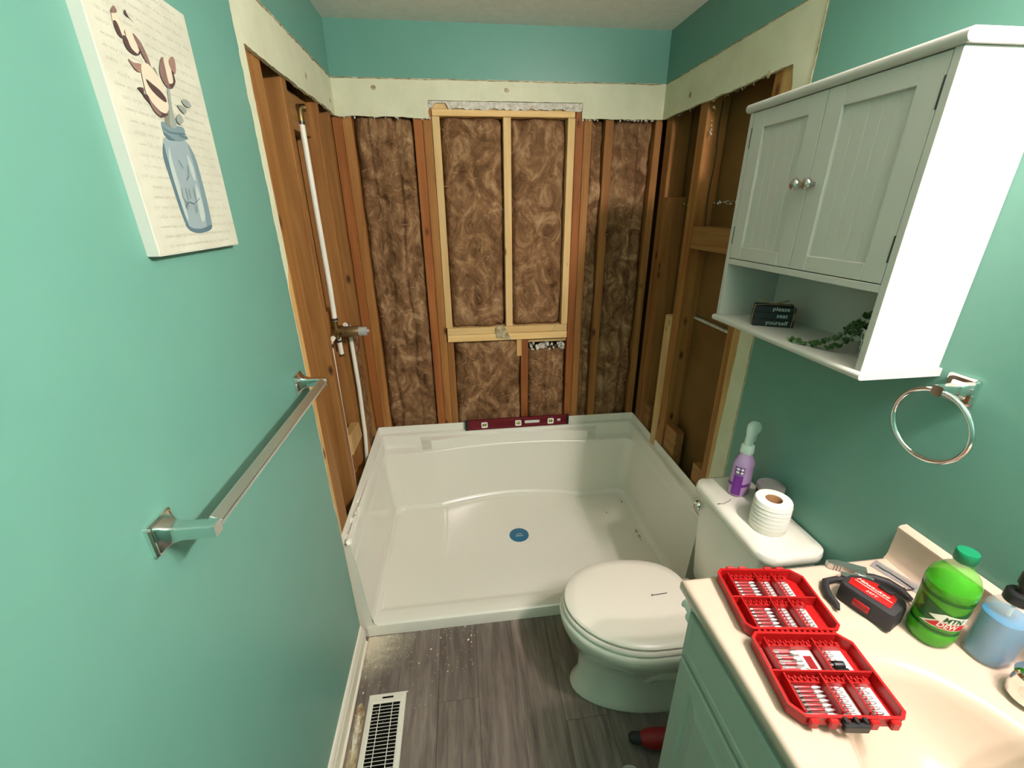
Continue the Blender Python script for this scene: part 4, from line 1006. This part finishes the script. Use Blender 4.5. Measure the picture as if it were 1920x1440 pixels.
# ---------------------------------------------------------------- driver bit case and its bits
cO = Vector((1.0745, -1.695, .9152)); yw = R(-8.5)
CU = Vector((cos(yw), sin(yw), 0)); CV = Vector((-sin(yw), cos(yw), 0))
MC = Matrix(((CU.x, CV.x, 0, cO.x), (CU.y, CV.y, 0, cO.y), (0, 0, 1, cO.z), (0, 0, 0, 1)))
t = thing('bit_case', 'open red plastic case of driver bits lying on the vanity top', 'tool case', cO)
HW = .0875; TL = .143
def tray(v0, v1, nm, rows, lab, flip):
    """v0..v1 along the case, chamfer at the outer right corner"""
    mb = MB(); lo_, hi_ = (v0, v1); ch = .018; c2 = .010
    def outline(i):
        a, b, c_, d = -HW+i, HW-i, lo_+i, hi_-i; k = ch-i*.4; k2 = c2-i*.4
        return [(a+k2, c_), (b-k2, c_), (b, c_+k2), (b, d-k), (b-k, d), (a+k2, d), (a, d-k2), (a, c_+k2)] if not flip else [(a+k, c_), (b-k2, c_), (b, c_+k2), (b, d-k), (b-k, d), (a+k2, d), (a, d-k2), (a, c_+k)]
    P = lambda o, z: [MC@Vector((u, v, z)) for u, v in o]
    mb.loft([P(outline(.003), .0), P(outline(0), .004), P(outline(0), .022), P(outline(-.0015), .023), P(outline(-.0015), .026), P(outline(.003), .026), P(outline(.004), .0035)], cap0=True, cap1=True)
    shell = mb.build(nm, M['red'], t, 30, label=lab)
    return shell
up_ = tray(.004, .004+TL, 'upper_tray', 2, 'half of the case nearer the toilet', False)
lo2 = tray(-.004-TL, -.004, 'lower_tray', 2, 'half of the case nearer the sink', True)
def cbox(parent, nm, a, b, m_, bev=.0006, label=None):
    mb = MB(); mb.box(a, b, bev, 1, MC); return mb.build(nm, M[m_], parent, label=label)
def teeth(parent, u0, u1, v, z=.017):
    mb = MB(); n = int((u1-u0)/.0052)
    for k in range(n): mb.box((u0+k*.0052, v-.004+(k % 2)*.003, z-.003), (u0+k*.0052+.0032, v+.001+(k % 2)*.003, z+.003), .0004, 1, MC)
    mb.box((u0, v-.0052, .004), (u1, v+.004, z-.002), 0, 1, MC)
    mb.build('ribbed_rail', M['red'], parent, kind='stuff')
BITS = {}
def make_bit(kind):
    mb = MB()
    if kind == 'long':
        mb.mi = 0; mb.lathe([(.0030, 0), (.0030, .012)], None, 6); mb.mi = 1; mb.lathe([(.0019, .012), (.0026, .016), (.0026, .032), (.0019, .036)], None, 8); mb.mi = 2; mb.lathe([(.0022, .036), (.0030, .040), (.0030, .044), (.0018, .050), (.0008, .053)], None, 8)
    elif kind == 'short':
        mb.mi = 0; mb.lathe([(.0030, 0), (.0030, .009)], None, 6); mb.mi = 1; mb.lathe([(.0022, .009), (.0026, .012), (.0022, .014)], None, 8); mb.mi = 2; mb.lathe([(.0024, .014), (.0026, .020), (.0012, .024)], None, 8)
    elif kind == 'nut':
        mb.mi = 0; mb.lathe([(.0030, 0), (.0030, .014)], None, 6); mb.mi = 1; mb.lathe([(.0026, .014), (.0030, .016), (.0030, .034)], None, 8); mb.mi = 2; mb.lathe([(.0036, .034), (.0050, .038), (.0050, .046), (.0035, .0465), (.0033, .040)], None, 12)
    elif kind == 'socket':
        mb.mi = 0; mb.lathe([(.0030, 0), (.0030, .006)], None, 6); mb.mi = 3; mb.lathe([(.0055, .006), (.0062, .008), (.0062, .024), (.0045, .0245), (.0045, .018)], None, 14)
    me = mb.build('driver_bit', [M['darksteel'], M['bitred'], M['steel'], M['black']], None, 40)
    return me
ORD = ['topmost in its pocket', 'second from the top', 'third from the top', 'fourth from the top', 'fifth from the top', 'sixth from the top', 'seventh from the top']
def put_bits(kind, label, group, u, v_top, n, dv):
    for k in range(n):
        if kind not in BITS: BITS[kind] = o = make_bit(kind)
        else: o = BITS[kind].copy(); COL.objects.link(o)
        tag(o, label+(', '+ORD[k] if n > 1 else ''), 'driver bit' if kind != 'socket' else 'socket', group)
        loc = MC@Vector((u, v_top-k*dv, .0105)); rot = Matrix.Rotation(yw, 4, 'Z')@Matrix.Rotation(pi/2, 4, 'Y')
        o.matrix_basis = Matrix.Translation(loc)@rot
        if kind == 'nut': o.name = 'nut_driver_bit'
        if kind == 'socket': o.name = 'magnetic_socket'
def cell(parent, u0, u1, v0, v1):
    """one pocket: white card, notched dark rack at its left end, divider on the left"""
    cbox(parent, 'divider', (u0-.0015, v0, .0035), (u0+.0015, v1, .024), 'red')
    mb = MB(); mb.box((u0+.0015, v0+.003, .0035), (u0+.011, v1-.010, .008), 0, 1, MC)
    n = int((v1-v0-.014)/.0035)
    for k in range(n): mb.box((u0+.004, v0+.004+k*.0035, .008), (u0+.010, v0+.0055+k*.0035, .0145), .0003, 1, MC)
    mb.build('bit_rack', M['redd'], parent, kind='stuff')
    cbox(parent, 'card', (u0+.012, v0+.001, .0036), (u1-.002, v1-.011, .0044), 'card', 0)
def rowset(parent, v0, v1, cols):
    teeth(parent, cols[0][0], cols[-1][1]-.004, v1-.006)
    for u0, u1 in cols: cell(parent, u0, u1, v0, v1)
HV = .066
# upper tray rows (v increasing away from the camera)
va = (.010, .010+HV); vb = (.078, .078+HV-.004)
cbox(up_, 'row_wall', (-HW+.004, .0755, .0035), (HW-.004, .0785, .025), 'red'); 
cols_u = [(-.066, -.012), (-.010, .024), (.026, .062)]
rowset(up_, va[0], va[1]-.001, cols_u); rowset(up_, vb[0]+.001, vb[1], cols_u)
cbox(lo2, 'row_wall', (-HW+.004, -.0755, .0035), (HW-.004, -.0725, .025), 'red')
rowset(lo2, -.138, -.077, [(-.066, -.008), (-.006, .034), (.036, .078)]); rowset(lo2, -.071, -.012, [(-.066, .018), (.020, .072)])
put_bits('long', 'red-sleeved bit, back row of the case, left pocket', 'bits, back row left pocket', -.062, vb[1]-.016, 6, .0078)
put_bits('short', 'short bit, back row of the case, middle pocket', 'bits, back row middle pocket', -.007, vb[1]-.016, 7, .0068)
put_bits('short', 'short bit, back row of the case, right pocket', 'bits, back row right pocket', .029, vb[1]-.016, 7, .0068)
put_bits('long', 'red-sleeved bit, second row of the case, left pocket', 'bits, second row left pocket', -.062, va[1]-.018, 6, .0078)
put_bits('short', 'short bit, second row of the case, middle pocket', 'bits, second row middle pocket', -.007, va[1]-.018, 7, .0068)
put_bits('short', 'short bit, second row of the case, right pocket', 'bits, second row right pocket', .029, va[1]-.018, 7, .0068)
put_bits('nut', 'silver-ended nut driver bit, third row of the case', 'nut drivers, third row', -.062, -.032, 3, .0105)
put_bits('long', 'driver bit below the nut drivers in the third row of the case', 'bits, third row left pocket', -.062, -.0635, 1, .007)
put_bits('short', 'short bit, third row of the case, right pocket', 'bits, third row right pocket', .023, -.030, 3, .0075)
put_bits('socket', 'black socket, third row of the case', 'black sockets, third row', .030, -.0535, 2, .013)
put_bits('long', 'long red bit, front row of the case, left pocket', 'bits, front row left pocket', -.062, -.093, 7, .0070)
put_bits('short', 'dark bit, front row of the case, middle pocket', 'bits, front row middle pocket', -.003, -.093, 7, .0070)
put_bits('short', 'dark bit, front row of the case, right pocket', 'bits, front row right pocket', .040, -.093, 6, .0078)
# printed card picture in the third row, handle slot cards, latch, hinge
cbox(lo2, 'card_picture', (-.004, -.058, .0044), (.010, -.034, .0048), 'bitred', 0, 'small red picture on the white card')
mb = MB()
for k in range(7): mb.box((-.016, -.062+k*.005, .0044), (-.007, -.0612+k*.005, .0047), 0, 1, MC)
mb.build('card_print', M['ink'], lo2)
mb = MB(); mb.box((-.082, -.058, .0036), (-.071, -.020, .0048), 0, 1, MC); mb.build('card', M['card'], lo2)
mb = MB()
for k in range(14): mb.box((-.070+k*.0105, -.0045, .012), (-.070+k*.0105+.006, .0045, .024), .001, 1, MC)
mb.box((-.074, -.0035, .004), (.074, .0035, .013), 0, 1, MC); mb.build('hinge', M['red'], t)
mb = MB(); mb.box((-.018, -.161, .010), (.020, -.153, .024), .001, 1, MC)
for k in (-.016, 0, .014): mb.box((k, -.156, .014), (k+.006, -.147, .028), .001, 1, MC)
mb.build('latch', M['black'], t, label='black latch')
for k in (-.066, -.036, .026, .058): mb = MB(); mb.box((k, -.1545, .006), (k+.014, -.1465, .024), .002, 1, MC); mb.build('latch_lug', M['red'], lo2)
for k in (-.066, -.040, .014, .040): mb = MB(); mb.box((k, .1465, .010), (k+.018, .152, .030), .002, 1, MC); mb.build('latch_lug', M['red'], up_)

# ---------------------------------------------------------------- tape measure
tO = Vector((1.278, -1.645, .9152)); a = R(-70)
t = thing('tape_measure', 'black and red tape measure lying on the vanity top', 'tape measure', tO)
MT = Matrix.Translation(tO)@Matrix.Rotation(a, 4, 'Z')@Matrix.Diagonal((1.12, 1.04, 1, 1))
ol = [(-.042, -.010), (-.040, .006), (-.030, .022), (-.012, .033), (.010, .036), (.028, .034), (.041, .026), (.046, .012), (.047, -.030), (.042, -.034), (-.030, -.034), (-.038, -.030)]
def tm(z, k): return [MT@Vector((u*k, v*k, z)) for u, v in ol]
mb = MB(); mb.loft([tm(.001, .93), tm(.003, 1), tm(.036, 1), tm(.041, .95), tm(.042, .88)], cap0=True, cap1=True); mb.build('case', M['blackr'], t, 40)
ol2 = [(-.030, -.022), (-.034, -.004), (-.024, .014), (-.006, .024), (.018, .024), (.030, .016), (.034, -.020), (.006, -.022)]
mb = MB(); mb.loft([[MT@Vector((u, v, .0415)) for u, v in ol2], [MT@Vector((u, v, .0432)) for u, v in ol2], [MT@Vector((u*.96, v*.96, .0436)) for u, v in ol2]], cap0=True, cap1=True); lb = mb.build('face_label', M['red'], t, 30, label='red face plate')
mb = MB(); add_text(mb, 'Milwaukee', .0118, lambda u, v, d: MT@Vector((-.028+u, .001+v, .0440)), shear=.3); add_text(mb, '25FT', .0085, lambda u, v, d: MT@Vector((-.006+u, -.016+v, .0440)), shear=.2)
mb.box((-.028, -.0035, .0436), (.030, -.0025, .0441), 0, 1, MT); mb.build('lettering', M['labw'], lb, fix=False)
mb = MB(); mb.box((.0, .014, .0436), (.022, .030, .0475), .002, 2, MT); mb.build('thumb_lock', M['black'], t, 40)
mb = MB(); mb.box((-.012, -.0362, .012), (.014, -.0335, .028), .002, 2, MT); mb.build('finger_lock', M['red'], t, 40)
mb = MB(); mb.box((-.006, -.0370, .016), (.009, -.0360, .024), .001, 1, MT); mb.build('lock_recess', M['redd'], t)

# pliers behind the tape measure
t = thing('pliers', 'serrated slip-joint pliers with black grips behind the tape measure', 'pliers', (1.31, -1.575, .9152))
mb = MB(); zt = .924
def strip(mb, pts, w0, w1, z0, z1):
    pts = [Vector((x, y, 0)) for x, y in pts]; n = len(pts)
    L_, R2 = [], []
    for i, p in enumerate(pts):
        d = (pts[min(i+1, n-1)]-pts[max(i-1, 0)]).normalized(); nn = Vector((-d.y, d.x, 0)); w_ = w0+(w1-w0)*i/(n-1); L_.append(p+nn*w_/2); R2.append(p-nn*w_/2)
    rings = [[(l.x, l.y, z0), (r_.x, r_.y, z0), (r_.x, r_.y, z1), (l.x, l.y, z1)] for l, r_ in zip(L_, R2)]
    mb.loft(rings, cap0=True, cap1=True)
strip(mb, [(1.340, -1.578), (1.316, -1.560), (1.297, -1.546), (1.278, -1.540)], .026, .011, .917, .931)
strip(mb, [(1.335, -1.588), (1.312, -1.590), (1.294, -1.586), (1.280, -1.574)], .022, .010, .917, .931)
for k in range(6):
    x = 1.281+k*.005; mb.box((x, -1.551-k*.0026, .9172), (x+.0026, -1.546-k*.0026, .9308), 0); mb.box((x, -1.575-k*.0016, .9172), (x+.0026, -1.570-k*.0016, .9308), 0)
mb.lathe([(.010, .916), (.010, .931), (.007, .932)], None, 14, c=(1.322, -1.581, 0)); mb.build('jaws', M['steel'], t)
mb = MB(); mb.tube([(1.326, -1.582, zt), (1.345, -1.590, zt), (1.365, -1.605, zt), (1.372, -1.625, zt), (1.370, -1.65, zt)], [.007, .0085, .0085, .008, .006], 10); mb.build('grip', M['blackr'], t, 60)
mb = MB(); mb.tube([(1.316, -1.590, zt), (1.29, -1.590, zt-.001), (1.262, -1.582, zt), (1.235, -1.585, zt), (1.222, -1.60, zt), (1.213, -1.62, zt), (1.212, -1.64, zt), (1.205, -1.652, zt)], [.006, .006, .006, .007, .0075, .0075, .006, .003], 10); mb.build('grip', M['blackr'], t, 60)
# plastic sleeve with rod
t = thing('plastic_sleeve', 'clear plastic sleeve holding thin metal parts by the backsplash', 'packet', (1.405, -1.575, .9155))
mb = MB()
N = 8; pp = []
for i in range(N+1):
    f = i/N; x = 1.392+.032*f; y = -1.545-.088*f; h = .002+.003*abs(sin(i*1.7))
    pp.append([(x-.014, y-.006, .9165), (x-.005, y-.002, .9165+h), (x+.007, y+.003, .9165+h*.5), (x+.014, y+.006, .917)])
mb.loft(pp, closed=False); mb.build('film', M['sleeve'], t, 20)
for dx, nm in ((-.004, 'rod'), (.002, 'rod')):
    mb = MB(); mb.tube([(1.392+dx, -1.555, .9195), (1.405+dx, -1.59, .9195), (1.413+dx, -1.625, .919)], .0018, 7); mb.build(nm, M['darksteel' if dx < 0 else 'steel'], t, 50)
# small fasteners
mb = MB(); mb.tube([(1.388, -1.622, .9172), (1.413, -1.624, .9172)], .0016, 7); mb.lathe([(.0042, 0), (.0042, .002), (.002, .003)], Matrix.Translation((1.387, -1.622, .919))@Matrix.Rotation(pi/2, 4, 'Y'), 10)
tag(mb.build('screw', M['darksteel'], None, 40), 'small dark screw lying between the tape measure and the green bottle', 'screw')
mb = MB(); mb.tube([(1.371, -1.640, .917), (1.377, -1.634, .917), (1.380, -1.640, .917), (1.374, -1.660, .917)], .0012, 6)
mb.tube([(1.371, -1.640, .917), (1.368, -1.645, .917), (1.366, -1.662, .917)], .0012, 6)
tag(mb.build('hex_key', M['steel'], None, 40), 'thin bent steel wire key lying left of the green bottle', 'key')

# ---------------------------------------------------------------- soda bottle
sO = Vector((1.338, -1.715, .9152)); 
t = thing('soda_bottle', 'green soda bottle with dark green cap standing on the vanity top', 'bottle', sO)
prof = [(.024, .002), (.030, .0), (.0345, .010), (.0358, .022), (.0350, .031), (.0337, .035), (.0345, .075), (.0360, .113), (.0376, .118), (.0376, .128), (.0355, .141), (.030, .154), (.0215, .165), (.0150, .171), (.0135, .176), (.0135, .190)]
mb = MB(); mb.lathe(prof, None, 40, c=sO); mb.build('bottle_shell', M['sodag'], t, 60)
mb = MB(); mb.lathe([(max(r-.0012, .001), z+.0012) for r, z in prof if z < .125]+[(.0362, .129), (.0005, .129)], None, 40, c=sO); mb.build('soda', M['sodaliq'], t, 60)
mb = MB(); mb.lathe([(.0145, .181), (.0155, .182), (.0155, .185), (.0160, .186), (.0160, .200), (.0150, .202), (.0005, .2022)], None, 40, c=sO); mb.build('cap', M['capg'], t, 30)
RL = lambda z: .0337+(.0345-.0337)*(z-.035)/.040 if z < .075 else .0345+.0015*(z-.075)/.038
mb = MB(); mb.lathe([(RL(z)+.0007, z) for z in (.0355, .045, .055, .065, .075, .085, .095, .105, .1125)], None, 64, c=sO, caps=False); lb = mb.build('label', M['labg'], t, 60, label='bright green wraparound label')
for za_, zb_2 in ((.0365, .0425), (.1070, .1115)):
    mb = MB(); mb.lathe([(RL(za_)+.0010, za_), (RL(zb_2)+.0010, zb_2)], None, 64, c=sO, caps=False); mb.build('label_band', M['labd'], lb, 60)
def oc(r=.0366):
    def f(ang, z):
        z = .0355+(z-.040)*1.27; q = RL(z)+.0010+(r-.0366)
        return (sO.x+q*cos(ang), sO.y+q*sin(ang), sO.z+z)
    return f
A0 = math.atan2(-.47, -.85)
def cpoly(nm, pts, m_, r):
    """polygon (arc length, height) wrapped on the label, subdivided for curvature"""
    f = oc(r); b2 = bmesh.new(); vs = [b2.verts.new((u, v, 0)) for u, v in pts]; b2.faces.new(vs); bmesh.ops.triangulate(b2, faces=b2.faces)
    bmesh.ops.subdivide_edges(b2, edges=b2.edges, cuts=5, use_grid_fill=True)
    for v in b2.verts: v.co = Vector(f(A0+v.co.x/.0364, v.co.y))
    mb = MB(); mb.merge(b2); return mb.build(nm, M[m_], lb, fix=False)
cpoly('label_shape', [(-.040, .060), (-.010, .056), (.020, .052), (.050, .070), (.050, .090), (.02, .078), (-.01, .088), (-.035, .092), (-.02, .076)], 'labd', .0370)
cpoly('label_flash', [(-.020, .050), (.045, .052), (.050, .076), (.010, .078), (-.010, .068), (.002, .064)], 'labw', .0374)
cpoly('label_flash', [(-.012, .0515), (.044, .0535), (.046, .064), (.004, .063)], 'labr', .0377)
mb = MB(); f = oc(.0380)
add_text(mb, 'DEW', .0125, lambda u, v, d: f(A0+(.004+u)/.0364, .0545+v), shear=.25, bold=.0003)
mb.build('lettering', M['labw'], lb, fix=False)
mb = MB(); add_text(mb, 'MTN', .0125, lambda u, v, d: f(A0+(.010+u)/.0364, .0655+v), shear=.25, bold=.0003); mb.build('lettering', M['labd'], lb, fix=False)

# ---------------------------------------------------------------- soap bottle
pO = Vector((1.408, -1.748, .9152)); pO = Vector((1.402, -1.790, .9152)); pO = Vector((1.400, -1.765, .9152))
t = thing('soap_dispenser', 'clear bottle of blue liquid soap with a black pump', 'bottle', pO)
def so(z, w_, d_, r): return [(pO.x+x, pO.y+y, pO.z+z) for x, y in rrect(w_, d_, r, 6)]
sp = [(0, .058, .052, .02), (.003, .064, .058, .024), (.02, .066, .060, .025), (.10, .066, .060, .025), (.115, .062, .056, .024), (.125, .046, .042, .02), (.130, .030, .030, .0149), (.140, .028, .028, .0139)]
mb = MB(); mb.loft([so(*q) for q in sp], cap0=True, cap1=True); mb.build('bottle_shell', M['soapb'], t, 60)
mb = MB(); mb.loft([so(z+.002, w_-.004, d_-.004, r-.002) for z, w_, d_, r in sp if z < .09]+[so(.098, .062, .056, .023), so(.0982, .058, .052, .02)], cap0=True, cap1=True); mb.build('liquid_soap', M['soapliq'], t, 60)
mb = MB(); c = pO; mb.lathe([(.0175, .132), (.0185, .134), (.0185, .150), (.016, .153), (.008, .154), (.008, .168), (.011, .170), (.011, .190), (.008, .193), (.0005, .193)], None, 26, c=c); mb.tube([(pO.x, pO.y, pO.z+.182), (pO.x+.02, pO.y-.025, pO.z+.184), (pO.x+.028, pO.y-.04, pO.z+.178)], [.007, .006, .004], 10); mb.build('pump', M['black'], t, 40, label='black pump')
tube('dip_tube', [(pO.x, pO.y, pO.z+.01), (pO.x, pO.y, pO.z+.135)], .0025, 'white', t, 8)

# ---------------------------------------------------------------- floor register
t = thing('floor_vent', 'white louvred floor register beside the left baseboard', 'vent', (.137, -1.235, 0))
x0, x1, y0, y1 = .068, .204, -1.40, -1.098
mb = MB(); ix0, ix1, iy0, iy1 = x0+.020, x1-.020, y0+.02, y1-.034
def fr(a, b, c_, d, z): return [(a, c_, z), (b, c_, z), (b, d, z), (a, d, z)]
mb.loft([fr(x0, x1, y0, y1, .0002), fr(x0+.002, x1-.002, y0+.002, y1-.002, .004), fr(ix0-.004, ix1+.004, iy0-.004, iy1+.004, .006), fr(ix0, ix1, iy0, iy1, .0045), fr(ix0, ix1, iy0, iy1, .0008)]); mb.build('frame', M['vent'], t)
mb = MB(); mb.box((ix0-.002, iy0-.002, .0002), (ix1+.002, iy1+.002, .0009)); mb.build('duct_opening', M['void'], t)
n = 22; st = (iy1-iy0)/n
for k in range(n+1):
    mb = MB(); y = iy0+k*st; mb.hexa([(ix0-.001, y-.0012, .0011), (ix1+.001, y-.0012, .0011), (ix1+.001, y+.0006, .0011), (ix0-.001, y+.0006, .0011)], [(ix0-.001, y-.0022, .005), (ix1+.001, y-.0022, .005), (ix1+.001, y-.0006, .005), (ix0-.001, y-.0006, .005)]); mb.build('louvre', M['vent'], t)
for x in (ix0+(ix1-ix0)*.27, ix0+(ix1-ix0)*.73):
    mb = MB(); mb.box((x-.0012, iy0, .0048), (x+.0012, iy1, .0062)); mb.build('cross_bar', M['vent'], t)
mb = MB(); mb.box((.118, -1.118, .0050), (.158, -1.112, .0064), .0005); mb.build('slider_slot', M['void'], t)

# damaged floor patch & plaster crumbs
mb = MB(); pts = [(.030, -1.13), (.045, -1.12), (.062, -1.16), (.060, -1.25), (.064, -1.36), (.040, -1.40), (.026, -1.36), (.034, -1.25)]
mb.prism(pts, lambda u, v, d: (u, v, d), .0002, .0010); mb.build('exposed_subfloor', M['torn'], FL, label='torn strip of bare subfloor beside the vent')
mb = MB(); mb.prism([(.040, -1.16), (.050, -1.17), (.052, -1.25), (.045, -1.30), (.036, -1.24)], lambda u, v, d: (u, v, d), .0008, .0016); mb.build('exposed_subfloor', M['gypsum'], FL)
rnd = random.Random(17); mb = MB()
for k in range(230):
    a = rnd.random()**1.6
    x = .03+rnd.random()**1.5*.45; y = -.856-rnd.random()**1.5*(.34 if x < .3 else .2)
    s_ = rnd.uniform(.0006, .0016)*(1 if k > 16 else 2.6)
    mb.lathe([(s_*.7, .0001), (s_, s_*.5), (s_*.5, s_*1.1)], Matrix.Rotation(rnd.random()*6, 4, 'Z'), 5, c=(x, y, 0), sx=rnd.uniform(.7, 1.5))
tag(mb.build('plaster_crumbs', M['crumb'], None, kind='stuff'), 'white plaster crumbs scattered on the floor by the shower base', 'debris')
dm = bpy.data.materials.new('plaster_dust'); dm.use_nodes = True; b_ = dm.node_tree.nodes['Principled BSDF']
b_.inputs['Base Color'].default_value = lin(214, 202, 178); b_.inputs['Roughness'].default_value = .95
tc = nd(dm, 'ShaderNodeTexCoord'); mp_ = nd(dm, 'ShaderNodeMapping'); mp_.inputs['Location'].default_value = (-.03*4.6, .86*4.2, 0); mp_.inputs['Scale'].default_value = (4.6, 4.2, 1)
gr = nd(dm, 'ShaderNodeTexGradient', gradient_type='SPHERICAL'); n_ = nd(dm, 'ShaderNodeTexNoise'); n_.inputs['Scale'].default_value = 34; n_.inputs['Detail'].default_value = 9; n_.inputs['Roughness'].default_value = .75
Lk = dm.node_tree.links.new; Lk(tc.outputs['Object'], n_.inputs['Vector']); Lk(tc.outputs['Object'], mp_.inputs['Vector'])
Lk(mp_.outputs[0], gr.inputs[0])
ma = nd(dm, 'ShaderNodeMath', operation='MULTIPLY_ADD'); ma.inputs[1].default_value = .95; Lk(gr.outputs['Fac'], ma.inputs[0]); Lk(n_.outputs['Fac'], ma.inputs[2])
mr_ = nd(dm, 'ShaderNodeMapRange'); mr_.inputs[1].default_value = .62; mr_.inputs[2].default_value = 1.30; mr_.inputs[4].default_value = .95; Lk(ma.outputs[0], mr_.inputs[0]); Lk(mr_.outputs[0], b_.inputs['Alpha'])
mb = MB(); mb.poly([(.022, -1.12, .0004), (.30, -1.12, .0004), (.30, -.856, .0004), (.022, -.856, .0004)])
tag(mb.build('plaster_dust', dm, None, kind='stuff'), 'pale plaster dust spread over the floor corner by the baseboard', 'debris')

# drill on the floor behind the vanity
t = thing('power_drill', 'red and black cordless drill lying on the floor behind the vanity', 'drill', (1.06, -1.40, 0))
mb = MB(); mb.tube([(1.00, -1.375, .035), (1.03, -1.380, .036), (1.10, -1.39, .036), (1.16, -1.40, .036)], [.018, .030, .032, .028], 16); mb.build('motor_housing', M['redd'], t, 50)
mb = MB(); mb.tube([(.965, -1.368, .035), (.975, -1.370, .035), (1.0, -1.375, .035)], [.010, .018, .020], 14); mb.build('chuck', M['blackr'], t, 50)
mb = MB(); mb.tube([(1.11, -1.40, .034), (1.10, -1.44, .030), (1.085, -1.49, .028)], [.020, .018, .020], 12); mb.build('handle', M['blackr'], t, 50)
mb = MB(); mb.box((1.045, -1.535, .002), (1.125, -1.485, .055), .006, 2); mb.build('battery', M['red'], t, 50)
# clear cup on the floor
cc = (.915, -1.505, .0005)
mb = MB(); mb.lathe([(.0005, .002), (.026, .0), (.028, .003), (.036, .088), (.0375, .090), (.0375, .092), (.035, .091), (.0265, .005), (.0005, .004)], None, 32, c=cc, caps=False)
tag(mb.build('plastic_cup', M['clear'], None, 50), 'clear plastic cup standing on the floor in front of the vanity', 'cup')
